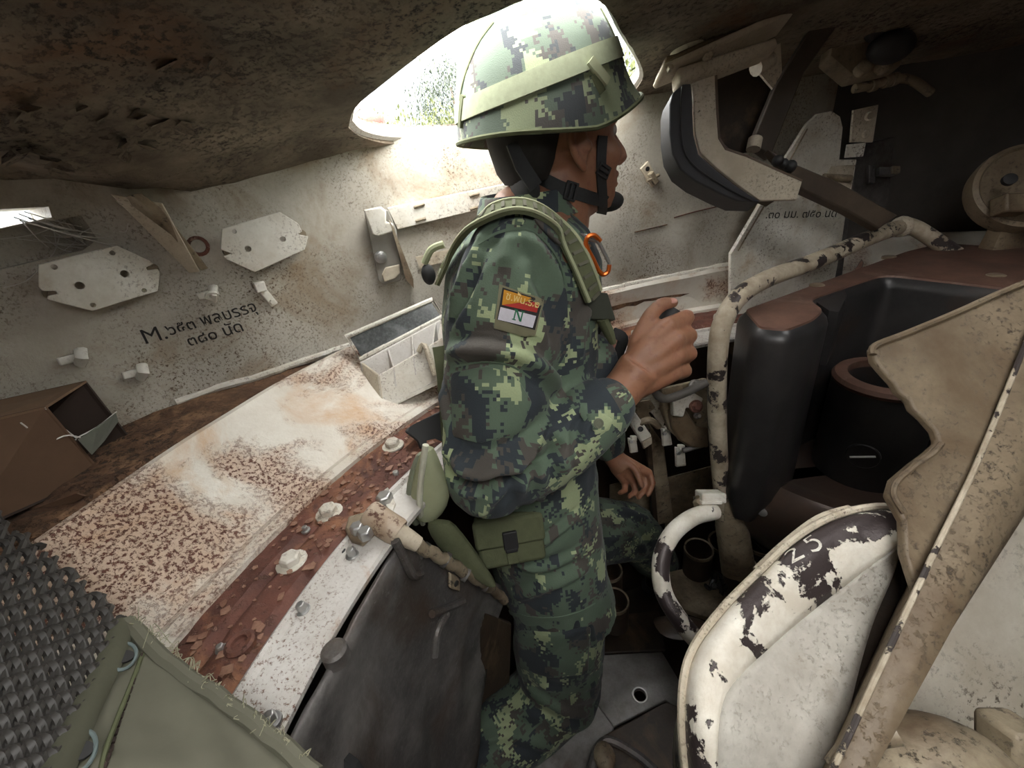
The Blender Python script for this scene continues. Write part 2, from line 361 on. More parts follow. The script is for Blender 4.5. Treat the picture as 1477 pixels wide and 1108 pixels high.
# ring: ledge, slope, rust band, flange
R_ST = {-145: 1.13, 145: 1.16, 138: 1.172, 154: 1.137, 163: 1.12, 215: 1.10}
def rst(t): return min(rbot(t) - .004, lerp_tab({k: v for k, v in R_ST.items() if k > 0}, t) if t > 100 else 1.2)
def sweep(name, t0, t1, prof, mat, step=1.5, jit=0.0):
    n = int(abs(t1 - t0) / step); rings = []
    for i in range(n + 1):
        t = t0 + (t1 - t0) * i / n; r = []
        for rr, zz in prof(t):
            p = polar(t, rr, zz)
            if jit: p.z += jit * (noise.noise(p * 30) + .5 * noise.noise(p * 70))
            r.append(p)
        rings.append(r)
    return structure(P(name, G().loft(rings, cap=True), mat, angle=30))
def seg(a, b, n): return [(a[0] + (b[0] - a[0]) * i / n, a[1] + (b[1] - a[1]) * i / n) for i in range(n)]
sweep('trim_1', 215, -145, lambda t: seg((rbot(t) + .03, ZB + .004), (rst(t) - .002, ZB - .006), 6) + [(rst(t) - .002, ZB - .05), (rbot(t) + .03, ZB - .05)], M['ledge'], 1.5, .006)
slope = sweep('trim_2', 215, -145, lambda t: [(rst(t), ZB - .004), (rst(t) + .003, ZB + .006), (rst(t) - .006, ZB + .005)] + seg((rst(t) - .012, ZB - .003), (.985, 1.108), 6) + [(.985, 1.108), (.972, 1.112), (.957, 1.108), (.956, 1.07), (rst(t), 1.07)], M['slope'], 1.5)
rustband = sweep('trim_3', 215, -145, lambda t: seg((.957, 1.101), (.925, 1.102), 9) + [(.922, 1.098), (.914, 1.096), (.908, 1.1)] + seg((.904, 1.102), (.872, 1.101), 9) + [(.868, 1.096), (.862, 1.094), (.86, 1.06), (.957, 1.06)], M['rust'], .6, .0024)
flange = sweep('trim_4', 215, -145, lambda t: [(.862, 1.097), (.858, 1.100), (.853, 1.099), (.850, 1.094), (.803, 1.090), (.800, 1.086), (.801, 1.079), (.862, 1.079)], M['flange'])
# weld bead along the foot of the wall
wp = [polar(t, rbot(t) - .003, ZB + .006) for t in [152 - i * .7 for i in range(102)]]
structure(P('trim_6', G().tube([p + V((0, 0, .002 * noise.noise(p * 60))) for p in wp], [.0065 + .0018 * noise.noise(p * 45) for p in wp], 8), M['white']))
# bolts and screws on the ring
def screw(px, py, z, r, h, mat, par, nm='bolt'):
    p = Zp(px, py, z); P(nm, G().lathe(p, (0, 0, 1), [(r * 1.5, -.002), (r * 1.5, .0015), (r * 1.05, .002)], 14).bolt(p + V((0, 0, .001)), (0, 0, 1), r, h, random.random()), mat, par, bevel=.0006)
for px, py in [(567, 643), (475, 740), (421, 811)]: screw(px, py, 1.101, .0125, .011, M['white'], rustband)
for px, py in [(441, 765), (320, 937)]: screw(px, py, 1.101, .004, .006, M['steel'], rustband, 'screw')
p = Zp(347, 930, 1.101); P('bolt_socket', G().lathe(p, (0, 0, 1), [(.015, -.002), (.015, .003), (.012, .005), (.008, .004), (.007, -.001)], 18), M['rust'], rustband)
p = Zp(533, 643, 1.101); P('bolt_socket', G().lathe(p, (0, 0, 1), [(.013, -.002), (.013, .004), (.010, .005), (.007, .004), (.006, -.001)], 18), M['rust'], rustband)
for px, py in [(572, 688), (508, 801), (437, 880), (393, 1040), (606, 668), (645, 600)]: screw(px, py, 1.093, .0055, .010, M['steel'], flange, 'screw')
for px, py in [(491, 795)]: P('screw_hole', G().lathe(Zp(px, py, 1.093), (0, 0, 1), [(.007, -.002), (.007, .002), (.0055, .003), (.0045, .002), (.004, -.001)], 16), M['black'], flange)
for t in (112, 105, 98, 91, 84):
    p = polar(t, .90, 1.101); P('bolt', G().bolt(p, (0, 0, 1), .0125, .011, t), M['white'], rustband, bevel=.0006)
for i in range(9):  # rust-run ribs below the band
    p0, p1 = Zp(560 + i * 5, 705 - i * 5, 1.093), Zp(568 + i * 5, 722 - i * 5, 1.088)

rf = random.Random(4); gf = G()
for i in range(260):
    th = 128 + 58 * rf.random(); p = polar(th, .865 + .088 * rf.random(), 1.1025); a0 = rf.random() * 6; L = .002 + .005 * rf.random() ** 2; k_ = rf.randint(4, 6)
    gf.prism([p + V((math.cos(a0 + 6.283 * j / k_) * L * (.6 + .7 * rf.random()), math.sin(a0 + 6.283 * j / k_) * L * (.6 + .7 * rf.random()), .0006 * rf.random())) for j in range(k_)], (0, 0, .0012))
o = P('rust_flakes', gf, worn('pale_rust_flakes', (.34, .20, .14), (.16, .07, .045), s=40, rough=.6), rustband, smooth=False); o['kind'] = 'stuff'
# hull below the ring and the turret floor
hull = structure(sweep('wall_front', 215, -145, lambda t: [(1.02, 1.075), (1.02, -.02), (1.05, -.02), (1.05, 1.075)], M['brown'], 4))
g = G(); g.lathe((CX, CY_, -.03), (0, 0, 1), [(1.05, 0), (1.05, .012)], 60)
structure(P('floor', g, M['brown'], smooth=False))
# outside: ground and far hillside seen through the hatch
def terrain():
    g = G(); nx, ny = 60, 40; vs = []
    for j in range(ny):
        y = -30 + 330 * (j / (ny - 1)) ** 1.3
        for i in range(nx):
            x = (-1 + 2 * i / (nx - 1)) * (40 + y * .9 if y > 0 else 40)
            h = -.9 + max(0, y - 30) * .13 + max(0, y - 120) * .16 + 2.5 * noise.noise(V((x, y, 0)) * .03) * min(1, max(0, (y - 20) / 30)) + max(0, x - 5) * .03 * min(1, max(0, y - 30) / 100)
            vs.append((x, y, h))
    fs = [(j * nx + i, j * nx + i + 1, (j + 1) * nx + i + 1, (j + 1) * nx + i) for j in range(ny - 1) for i in range(nx - 1)]
    g.add(vs, fs); return g
M['hill'] = plain('wooded_hillside', (.040, .050, .055), .95, var=.4, s=.3, bump=0)
M['leaf'] = plain('yellow_green_leaves', (.060, .070, .012), .7, var=.35, s=3, bump=0)  # yellow green is the nearer trees' own leaf colour
M['leaf2'] = plain('dark_leaves', (.032, .042, .022), .7, var=.35, s=3, bump=0)
M['bark'] = plain('grey_bark', (.10, .08, .06), .9)
structure(P('ground', terrain(), M['hill']))
def tree(x, y, z0, h, r, label, mat, seed):
    rnd = random.Random(seed); e = E('bushy_tree', label, 'tree', (x, y, z0), 'trees outside the hatch')
    P('trunk', G().tube([(x, y, z0), (x + .05 * r, y, z0 + h * .35), (x, y, z0 + h * .75)], [.07 * r, .05 * r, .02 * r], 8), M['bark'], e)
    g = G()
    for i in range(5000):
        a, b, q = rnd.random() * 6.283, math.acos(1 - 2 * rnd.random()), r * (.45 + .6 * rnd.random())
        lump = 1 + .35 * noise.noise(V((math.cos(a) * 2, math.sin(a) * 2, b * 2 + seed)))
        c = V((x + q * lump * math.sin(b) * math.cos(a), y + q * lump * math.sin(b) * math.sin(a), z0 + h * .62 + q * lump * .85 * math.cos(b)))
        d = V((rnd.gauss(0, 1), rnd.gauss(0, 1), rnd.gauss(0, 1))).normalized(); u, w, _ = frame(d); l = r * (.018 + .025 * rnd.random())
        g.add([c - u * l, c + w * l * .45, c + u * l, c - w * l * .45], [(0, 1, 2, 3)])
    f = P('foliage', g, mat, e, recalc=False, smooth=False); f['kind'] = 'stuff'
def far_tree(px, py, y, h, r, label, mat, seed):
    p = Yp(px, py, y); tree(p.x, p.y, p.z - h * 1.05, h, r, label, mat, seed)
far_tree(575, 145, 11, 3.6, 1.5, 'yellow green bushy tree beyond the hatch, left of the helmet', M['leaf'], 1)
far_tree(640, 128, 17, 4.2, 1.6, 'bushy tree just behind the back edge of the helmet, seen through the hatch', M['leaf'], 2)
far_tree(540, 158, 22, 3.0, 1.3, 'lowest bushy tree at the left tip of the hatch view', M['leaf'], 3)
far_tree(640, 60, 34, 8, 3.0, 'darker far tree on the hillside above the nearer green trees', M['leaf2'], 4)
far_tree(880, 8, 8, 4.5, 1.7, 'bright green tree seen in the narrow gap right of the helmet', M['leaf'], 5)
far_tree(912, 60, 14, 4.5, 1.8, 'green tree low in the gap in front of the helmet', M['leaf'], 6)
# ================================================================== the soldier
def remesh(o, vox, smooth_it=6, fac=.5):
    m = o.modifiers.new('r', 'REMESH'); m.mode = 'VOXEL'; m.voxel_size = vox; m.use_smooth_shade = True
    s = o.modifiers.new('s', 'SMOOTH'); s.iterations = smooth_it; s.factor = fac
    return apply_mods(o)
def folds(o, fl, extra=0.0, ex_s=9.0):
    """displace along the normal: each fold is (points, width, height)"""
    me = o.data; n = len(me.vertices); co = np.empty(n * 3); me.vertices.foreach_get('co', co); co = co.reshape(-1, 3)
    nr = np.empty(n * 3); me.vertices.foreach_get('normal', nr); nr = nr.reshape(-1, 3); b = np.array(base_of(o)); d = np.zeros(n)
    for pts, w, h in fl:
        pts = [p for p in pts if p is not None]
        if len(pts) < 2: continue
        q = np.array([list(p) for p in resample(pts, 6)]) - b; best = np.full(n, 9.0); par = np.zeros(n)
        lo, hi = q.min(0) - 3 * w, q.max(0) + 3 * w; idx = np.where(((co > lo) & (co < hi)).all(1))[0]
        if not len(idx): continue
        c = co[idx]
        bb = np.full(len(idx), 9.0); pp = np.zeros(len(idx))
        for i in range(len(q) - 1):
            a, e = q[i], q[i + 1] - q[i]; t = np.clip(((c - a) @ e) / max(e @ e, 1e-9), 0, 1)
            ds = np.linalg.norm(c - a - t[:, None] * e, axis=1); m = ds < bb; bb[m] = ds[m]; pp[m] = (i + t[m]) / (len(q) - 1)
        fade = np.clip(np.minimum(pp, 1 - pp) * 5 + .25, 0, 1)
        x = bb / w; d[idx] += h * fade * (np.exp(-x * x) - .45 * np.exp(-((x - 1.7) / .8) ** 2))
    if extra:
        for i in range(n):
            p = V(co[i]); d[i] += extra * (noise.noise(p * ex_s) + .6 * noise.noise(p * ex_s * 2.3 + V((5, 1, 2))))
    co += nr * d[:, None]; me.vertices.foreach_set('co', co.ravel()); me.update()
def limb_uv(o, segs):
    """unroll the cloth round the nearest limb axis, in metres"""
    me = o.data; b = np.array(base_of(o)); n = len(me.polygons); fc = np.empty(n * 3); me.polygons.foreach_get('center', fc); fc = fc.reshape(-1, 3) + b
    best = np.full(n, 99.0); who = np.zeros(n, int)
    for k, (a, c, r) in enumerate(segs):
        a, c = np.array(a), np.array(c); e = c - a; t = np.clip(((fc - a) @ e) / (e @ e), 0, 1)
        ds = np.linalg.norm(fc - a - t[:, None] * e, axis=1) / r; m = ds < best; best[m] = ds[m]; who[m] = k
    nv = len(me.vertices); vc = np.empty(nv * 3); me.vertices.foreach_get('co', vc); vc = vc.reshape(-1, 3) + b
    uv = me.uv_layers.new(name='cloth').data
    lv = np.empty(len(me.loops), int); me.loops.foreach_get('vertex_index', lv)
    lt = np.empty(n, int); me.polygons.foreach_get('loop_total', lt); lw = np.repeat(who, lt); P3 = vc[lv]; out = np.zeros((len(lv), 2)); fa = np.repeat(np.arange(n), lt)
    for k, (a, c, r) in enumerate(segs):
        m = lw == k
        if not m.any(): continue
        a, c = V(a), V(c); t = (c - a).normalized(); u, w, _ = frame(t, V((0, 1, 0)))
        rel = P3[m] - np.array(a); L = rel @ np.array(t); x, y = rel @ np.array(u), rel @ np.array(w)
        rf = fc[fa[m]] - np.array(a); ang0 = np.arctan2(rf @ np.array(w), rf @ np.array(u)); ang = np.arctan2(y, x)
        ang = np.where(ang - ang0 > math.pi, ang - 2 * math.pi, np.where(ang0 - ang > math.pi, ang + 2 * math.pi, ang))
        out[m, 0] = ang * r + k * 1.37; out[m, 1] = L + k * .71
    uv.foreach_set('uv', out.ravel())
def camo(name, px=.0048, dim=1.0, rough=.85, tint=(1, 1, 1), lift=0.0, th=(.54, .545, .595)):
    m, nt, bs = newmat(name); k = NT(nt); uv = k.n('ShaderNodeTexCoord').outputs['UV']
    sn = k.n('ShaderNodeVectorMath', operation='SNAP', i_0=uv, i_1=(px, px, px)).outputs[0]
    big = k.n('ShaderNodeVectorMath', operation='SNAP', i_0=uv, i_1=(px, px, px)).outputs[0]
    wn_ = k.n('ShaderNodeTexWhiteNoise', i_Vector=k.n('ShaderNodeVectorMath', operation='SCALE', i_0=sn, i_Scale=97.0).outputs[0]).outputs[0]
    jit = k.math('MULTIPLY', k.math('SUBTRACT', wn_, .5), .075)
    def cls(o, sc, th):
        nz = k.math('ADD', k.noise(k.off(big, o, (1.0, .62, 1)), sc, 3, .55), jit); return k.math('GREATER_THAN', nz, th)
    T = lambda c: tuple(x * dim * t + lift for x, t in zip(c, tint))
    c = k.mix(cls((3, 3, 0), 17, th[0]), T((.115, .165, .115)), T((.085, .075, .066)))
    c = k.mix(cls((7, 1, 0), 19, th[1]), c, T((.032, .042, .052)))
    c = k.mix(cls((13, 8, 0), 15, th[2]), c, T((.40, .47, .27)))
    tw = k.noise(uv, 420, 2, .5); c = k.mix(k.mul(tw, .25), c, T((.05, .055, .05)))
    k.put(bs.inputs['Base Color'], c); bs.inputs['Roughness'].default_value = rough; bs.inputs['Specular IOR Level'].default_value = .35
    bs.inputs['Sheen Weight'].default_value = .08
    k.put(bs.inputs['Normal'], k.bump(k.math('ADD', k.noise(uv, 500, 2, .5), k.noise(uv, 45, 5, .6)), .35, .0015)); return m
M['camo'] = camo('digital_camouflage_cloth')
M['camot'] = camo('shade_dimmed_camouflage_trousers', .0048, .70)  # same cloth as the jacket, dimmed to paint in the shade round the legs
M['camoh'] = camo('helmet_cover_camouflage', .0052, .66, .85, (1, 1, 1), .030, (.55, .57, .56))
def skinmat():
    m, nt, bs = newmat('tanned_skin'); k = NT(nt); co = k.n('ShaderNodeTexCoord').outputs['Object']
    n1 = k.noise(co, 14, 5, .6); n2 = k.noise(co, 90, 4, .6)
    c = k.mix(n1, (.25, .115, .065), (.36, .175, .105)); c = k.mix(k.ramp(n2, .52, .75), c, (.23, .10, .06))
    k.put(bs.inputs['Base Color'], c); bs.inputs['Roughness'].default_value = .48; bs.inputs['Subsurface Weight'].default_value = .12
    bs.inputs['Subsurface Radius'].default_value = (.012, .005, .003); bs.inputs['Subsurface Scale'].default_value = .5
    k.put(bs.inputs['Normal'], k.bump(k.noise(co, 260, 4, .6), .25, .0008)); return m
M['skin'] = skinmat()
FA = V((.94, .34, 0)).normalized(); RA = V((FA.y, -FA.x, 0)); ZA = V((0, 0, 1))          # soldier: forward, right (towards us), up
person = E('person', 'soldier in green digital camouflage and covered helmet gripping a black handle', 'person', Yp(770, 980, .70) * 1.0)
person.location.z = 0.0
# --- joints
HC = Yp(808, 214, .775)                       # head centre
hp_ = math.radians(4); HF = FA * math.cos(hp_) + ZA * math.sin(hp_); HU = ZA * math.cos(hp_) - FA * math.sin(hp_); HL = -RA
def H(x, y, z): return HC + HF * x + HL * y + HU * z
NB = Yp(752, 305, .77); CH = Yp(742, 450, .745); WA = Yp(752, 620, .735); HI = Yp(782, 790, .73)
SR = Yp(742, 372, .632); ER = Yp(706, 682, .53); WR = Yp(880, 582, .565)
SL = Yp(800, 372, .88); EL = Yp(850, 560, .93); WL = Yp(876, 640, .86)
HR = HI + RA * .085 + V((0, 0, -.03)); KR = Yp(812, 985, .62); AR = Yp(704, 1084, .535)
HLf = HI - RA * .085 + V((0, 0, -.03)); KL = Yp(912, 765, .93); AL = Yp(952, 812, 1.02)
def ring(c, a, b, ra, rb, n=20, p=2.3):
    out = []
    for i in range(n):
        t = 2 * math.pi * i / n; ct, st_ = math.cos(t), math.sin(t)
        out.append(c + a * (ra * math.copysign(abs(ct) ** (2 / p), ct)) + b * (rb * math.copysign(abs(st_) ** (2 / p), st_)))
    return out
def ltube(g, pts, rad, k=5, n=18):
    g.tube(resample(pts, k), rs1(rad, k), n); g.ball(pts[0], rad[0] * .98, nu=14, nv=10); g.ball(pts[-1], rad[-1] * .98, nu=14, nv=10)
# --- body: one continuous figure
g = G()
ax = (HF, HL, HU)
g.ball(H(-.012, 0, .045), (.098, .078, .092), ax, 24, 16); g.ball(H(.028, 0, -.03), (.062, .062, .085), ax, 20, 14)
g.loft([ring(H(.012, 0, .02), HF, HL, .075, .066), ring(H(.022, 0, -.04), HF, HL, .068, .062), ring(H(.036, 0, -.08), HF, HL, .052, .048), ring(H(.052, 0, -.105), HF, HL, .034, .03)])
g.ball(H(.074, 0, -.098), (.018, .02, .017), ax)
g.tube([H(.085, 0, .022), H(.098, 0, -.004), H(.112, 0, -.030)], [.009, .011, .014], 12); g.ball(H(.111, 0, -.033), (.014, .017, .011), ax)
for s in (-1, 1):
    g.ball(H(.101, s * .014, -.036), (.011, .009, .009), ax); g.ball(H(.058, s * .042, -.022), (.026, .02, .026), ax)
    g.tube([H(.085, s * .012, .026), H(.083, s * .033, .029), H(.068, s * .052, .024)], [.009, .010, .008], 8)
    e = [H(-.006, s * .074, .030), H(-.024, s * .082, .022), H(-.028, s * .084, .002), H(-.018, s * .081, -.020), H(-.004, s * .076, -.034)]
    g.tube(resample(e, 4), .006, 8); g.ball(H(-.010, s * .076, 0), (.015, .006, .030), ax); g.ball(H(.004, s * .078, -.004), (.006, .008, .008), ax)
g.tube([H(.086, .022, -.060), H(.097, .009, -.056), H(.098, 0, -.058), H(.097, -.009, -.056), H(.086, -.022, -.060)], [.003, .007, .007, .007, .003], 8)
g.tube([H(.084, .020, -.070), H(.094, .008, -.072), H(.095, 0, -.072), H(.094, -.008, -.072), H(.084, -.020, -.070)], [.003, .007, .008, .007, .003], 8)
ltube(g, [H(-.018, 0, -.05), H(-.030, 0, -.12), NB + V((0, 0, -.02))], [.056, .056, .066])
g.loft([ring(NB, FA, RA, .06, .10), ring(NB.lerp(CH, .3), FA, RA, .095, .165), ring(CH, FA, RA, .105, .165), ring(WA, FA, RA, .10, .145), ring(HI, FA, RA, .105, .155), ring(HI + V((0, 0, -.1)), FA, RA, .09, .14)])
for s, e, w in ((SR, ER, WR), (SL, EL, WL)): ltube(g, [s, e], [.056, .044]); ltube(g, [e, w], [.042, .030])
for h, k, a in ((HR, KR, AR), (HLf, KL, AL)): ltube(g, [h, k], [.085, .058]); ltube(g, [k, a], [.058, .038])
# right hand closed round the grip (offsets are metres of extra depth)
dR = (WR - EYE).dot(FW)
def hR(px, py, dz): return D(px, py, dR + .022 + dz)
def finger(g, pts, r): g.tube(resample(pts, 5), rs1(r, 5), 12); g.ball(pts[-1], r[-1], nu=10, nv=8); g.ball(pts[0], r[0], nu=10, nv=8)
mc = [((964, 470), -.004), ((976, 490), -.008), ((977, 514), -.006), ((970, 538), .002)]
g.tube(resample([WR, hR(903, 556, 0), hR(922, 532, 0)], 4), rs1([.031, .033, .036], 4), 16)
for (q, dz), wq in zip(mc, ((906, 530), (912, 538), (918, 547), (918, 560))): finger(g, [hR(*wq, .004), hR((q[0] + wq[0]) / 2, (q[1] + wq[1]) / 2 - 1, -.003 + dz), hR(*q, dz)], [.020, .0185, .0150])
g.ball(hR(945, 512, .014), (.040, .034, .024), (RT, UP, FW)); g.ball(hR(945, 540, .016), (.034, .026, .022), (RT, UP, FW)); g.ball(hR(972, 505, .022), (.022, .040, .020), (RT, UP, FW))
pp = [((990, 458), .020), ((994, 484), .016), ((994, 510), .018), ((988, 535), .024)]
dd = [((984, 464), .052), ((988, 490), .052), ((988, 515), .052), ((981, 539), .054)]
tt = [((964, 464), .056), ((966, 490), .060), ((965, 516), .060), ((962, 540), .060)]
for i, r in enumerate((.0138, .0140, .0136, .0122)):
    finger(g, [hR(*mc[i][0], mc[i][1] + .004), hR(*pp[i][0], pp[i][1])], [.0148, r]); finger(g, [hR(*pp[i][0], pp[i][1]), hR(*dd[i][0], dd[i][1])], [r, r * .93]); finger(g, [hR(*dd[i][0], dd[i][1]), hR(*tt[i][0], tt[i][1])], [r * .93, r * .85])
finger(g, [hR(915, 530, .012), hR(922, 492, .008), hR(938, 455, .010)], [.019, .0165, .0125]); finger(g, [hR(938, 455, .010), hR(954, 440, .014), hR(971, 437, .022)], [.0125, .0120, .0090])
g.ball(hR(926, 492, .010), (.016, .028, .018), (RT, UP, FW))
# left hand hanging, fingers loosely curled
dL = (WL - EYE).dot(FW)
def hL(px, py, dz): return D(px, py, dL + dz)
g.tube(resample([WL, hL(886, 660, 0), hL(900, 674, 0)], 4), rs1([.027, .026, .027], 4), 14)
ml = [((936, 682), -.004), ((925, 689), .006), ((913, 693), .016), ((901, 695), .026)]
for (q, dz), wq in zip(ml, ((900, 664), (896, 668), (892, 672), (888, 676))): finger(g, [hL(*wq, .004), hL(*q, dz)], [.015, .0102])
for (q, dz), a, b in zip(ml, ((942, 697), (931, 705), (917, 709), (902, 708)), ((935, 714), (921, 718), (907, 717), (894, 711))):
    finger(g, [hL(*q, dz), hL(*a, dz - .008)], [.0092, .0078]); finger(g, [hL(*a, dz - .008), hL(*b, dz - .018)], [.0078, .0066])
finger(g, [hL(896, 664, -.012), hL(915, 676, -.024), hL(922, 690, -.034)], [.013, .0098, .0088]); finger(g, [hL(922, 690, -.034), hL(926, 701, -.038)], [.0088, .0070])
body = P('body', g, M['skin'], person); remesh(body, .0036, 5, .5); BB = bvh_of(body)
# fingernail of the right thumb
for px, py in ((971, 434),):
    q, n = on(BB, px, py, .0002)
    if q: P('fingernail', G().ball(q, (.0075, .005, .0016), (RT, frame(n, RT)[1], n), 12, 6), plain('pink_nail', (.52, .27, .22), .3, bump=0), body)
for s in (-1, 1): P('eye', G().ball(H(.0745, s * .031, .010), .0115), plain('eye_white', (.5, .47, .44), .25, bump=0), person); P('iris', G().ball(H(.0822, s * .0315, .010), (.0045, .0055, .0055), ax, 10, 8), plain('dark_iris', (.02, .012, .008), .2, bump=0), person)
P('hair', G().loft([ring(H(-.02, 0, .06), HF, HL, .098, .083, 28), ring(H(-.062, 0, .02), HF, HL, .051, .0775, 28), ring(H(-.070, 0, -.018), HF, HL, .036, .068, 28), ring(H(-.070, 0, -.036), HF, HL, .028, .052, 28)]), plain('short_black_hair', (.012, .010, .009), .8, var=.5, s=120), person)
# --- jacket
g = G()
hem = [HI + V((0, 0, -.03)), HI + V((.012, 0, -.115))]
g.loft([ring(NB + V((0, 0, .000)), FA, RA, .070, .088), ring(NB.lerp(CH, .20), FA, RA, .094, .150), ring(NB.lerp(CH, .5), FA, RA, .118, .178), ring(CH, FA, RA, .128, .18), ring(CH.lerp(WA, .55), FA, RA, .130, .175), ring(WA, FA, RA, .130, .172), ring(WA.lerp(HI, .5), FA, RA, .126, .175), ring(hem[0], FA, RA, .128, .188), ring(hem[1], FA, RA, .132, .200)])
ltube(g, [SR + V((0, 0, -.005)), SR.lerp(ER, .3) - V((.004, 0, 0)), SR.lerp(ER, .65), ER + V((-.002, 0, .01))], [.073, .087, .084, .071])
ltube(g, [ER, ER.lerp(WR, .45) + V((0, 0, -.012)), ER.lerp(WR, .80) + V((0, 0, -.004)), ER.lerp(WR, .96)], [.072, .068, .056, .047])
ltube(g, [SL, SL.lerp(EL, .5), EL], [.07, .08, .062]); ltube(g, [EL, EL.lerp(WL, .6), WL], [.062, .056, .046])
jacket = P('jacket', g, M['camo'], person); remesh(jacket, .0055, 7, .5)
BJ = bvh_of(jacket)
J = lambda *pts: [on(BJ, *p)[0] for p in pts]
fl = [(J((648, 508), (690, 503), (740, 508), (778, 528), (802, 562)), .011, .012), (J((648, 535), (700, 528), (745, 540)), .010, -.005),
      (J((650, 655), (690, 678), (730, 668), (770, 645), (800, 612)), .013, .013), (J((655, 690), (700, 700), (745, 680), (800, 640)), .010, -.010),
      (J((690, 742), (722, 700), (748, 655)), .009, .008), (J((735, 745), (752, 700), (768, 650)), .009, .008), (J((775, 730), (782, 690), (776, 640)), .008, .006), (J((800, 715), (815, 670), (808, 625)), .009, .006),
      (J((846, 590), (832, 620), (838, 660)), .007, -.006), (J((742, 300), (736, 340), (728, 380)), .009, .005), (J((700, 332), (680, 380), (655, 440)), .009, .006), (J((760, 340), (800, 400), (812, 470)), .010, .007),
      (J((770, 395), (790, 440), (800, 500)), .009, -.006), (J((690, 380), (670, 430), (648, 470)), .008, -.005), (J((640, 560), (648, 620), (645, 660)), .009, .006), (J((705, 345), (735, 322), (775, 325), (805, 350)), .006, .003),
      (J((740, 860), (790, 845), (850, 815)), .012, .008), (J((730, 800), (780, 820), (840, 790)), .010, .006), (J((835, 740), (800, 770), (770, 790)), .009, .006), (J((850, 440), (840, 480), (835, 520)), .008, .005)]
folds(jacket, [(p_, w_ * 1.05, h_ * 1.55) for p_, w_, h_ in fl], .0026, 16)
sm = jacket.modifiers.new('s', 'SMOOTH'); sm.iterations = 1; apply_mods(jacket)
limb_uv(jacket, [(NB, HI, .17), (SR, ER, .085), (ER, WR, .07), (SL, EL, .08), (EL, WL, .07)])
BJ = bvh_of(jacket)
def strip(bv, pts, w, t=.003, off=.001, k=6, smooth=True):
    """ribbon lying on a surface along pixels"""
    q, n = [], []
    for x, y in [(p.x, p.y) for p in resample([V((a, b, 0)) for a, b in pts], k)]:
        h, m_ = on(bv, x, y, off)
        if h: q.append(h); n.append(m_)
    if smooth:
        for _ in range(3):
            q = [q[0]] + [q[i] * .5 + (q[i - 1] + q[i + 1]) * .25 for i in range(1, len(q) - 1)] + [q[-1]]
            n = [n[0]] + [(n[i] * .5 + (n[i - 1] + n[i + 1]) * .25).normalized() for i in range(1, len(n) - 1)] + [n[-1]]
    return G().ribbon(q, n, w, t)
def patch(bv, pts, t, off=.001, k=5, rim=None):
    """flat cloth piece lying on a surface, outline in pixels"""
    cx, cy = sum(p[0] for p in pts) / len(pts), sum(p[1] for p in pts) / len(pts); out = []
    m = len(pts)
    for i in range(m):
        a, b = pts[i], pts[(i + 1) % m]
        for j in range(k): out.append((a[0] + (b[0] - a[0]) * j / k, a[1] + (b[1] - a[1]) * j / k))
    g = G(); L = 4; rings = []; mem = on(bv, cx, cy, off)
    for l in range(L + 1):
        f = 1 - l / L if l < L else .001; rr = []
        for x, y in out:
            h, n = on(bv, cx + (x - cx) * f, cy + (y - cy) * f, off)
            if h is None: h, n = mem
            mem = (h, n); rr.append((h, n))
        rings.append(rr)
    top = [[h + n * t for h, n in r] for r in rings]; skirt = [h - n * .004 for h, n in rings[0]]
    g.loft([skirt] + top, cap=False); return g
def uvxy(o, u, w, s=1.0):
    me = o.data; b = base_of(o); uv = me.uv_layers.new(name='cloth').data
    for l in me.loops:
        p = me.vertices[l.vertex_index].co + b; uv[l.index].uv = (p.dot(u) * s, p.dot(w) * s)
def cloth(name, g, mat, par, sub=1):
    o = P(name, g, mat, par, sub=sub); uvxy(o, RT, UP); return o
# cuff with tab and button
cc = ER.lerp(WR, .90); ct = (WR - ER).normalized(); cu, cw, _ = frame(ct)
cuff = cloth('cuff', G().loft([[cc + ct * h + (cu * math.cos(a) + cw * math.sin(a)) * r for a in [2 * math.pi * i / 28 for i in range(28)]] for h, r in ((-.032, .050), (-.030, .0535), (.020, .050), (.023, .0475), (.020, .042))], cap=False), M['camo'], person)
BC = bvh_of(cuff)
cloth('cuff_tab', patch(BC, [(838, 602), (862, 588), (884, 606), (878, 620), (858, 627), (843, 622)], .003), M['camo'], person)
q, n = on(BC, 862, 610, .004); P('button', G().lathe(q, n, [(.0001, .0018), (.0045, .0016), (.0058, .003), (.0072, .003), (.0076, .001), (.0076, -.002)], 18), plain('olive_button', (.13, .14, .10), .4, bump=0), person)
# sleeve patch with its two coloured fields and lettering
backing = P('patch_backing', patch(BJ, [(721, 411), (783, 432), (771, 482), (757, 484), (713, 472)], .0022), plain('khaki_embroidery', (.20, .19, .12), .9), person, sub=0)
BP = bvh_of(backing)
cols = dict(frame=(.02, .017, .016), gold=(.55, .25, .015), red=(.42, .03, .022), white=(.60, .58, .64), green=(.015, .14, .07), thread=(.70, .52, .20))
cm = {a: plain('patch_' + a, b, .8, bump=.4, s=200, var=.12) for a, b in cols.items()}
P('patch_border', patch(BP, [(725, 415), (782, 433), (771, 476), (717, 461)], .0008, .0004), cm['frame'], person)
BP2 = bvh_of(bpy.data.objects['patch_border'])
P('patch_field', patch(BP2, [(727, 418), (777, 433), (724, 440)], .0006, .0002, 4), cm['gold'], person); P('patch_field', patch(BP2, [(778, 434), (774, 451), (724, 440)], .0006, .0002, 4), cm['red'], person); P('patch_field', patch(BP2, [(722, 443), (773, 456), (768, 473), (718, 461)], .0006, .0002, 4), cm['white'], person)
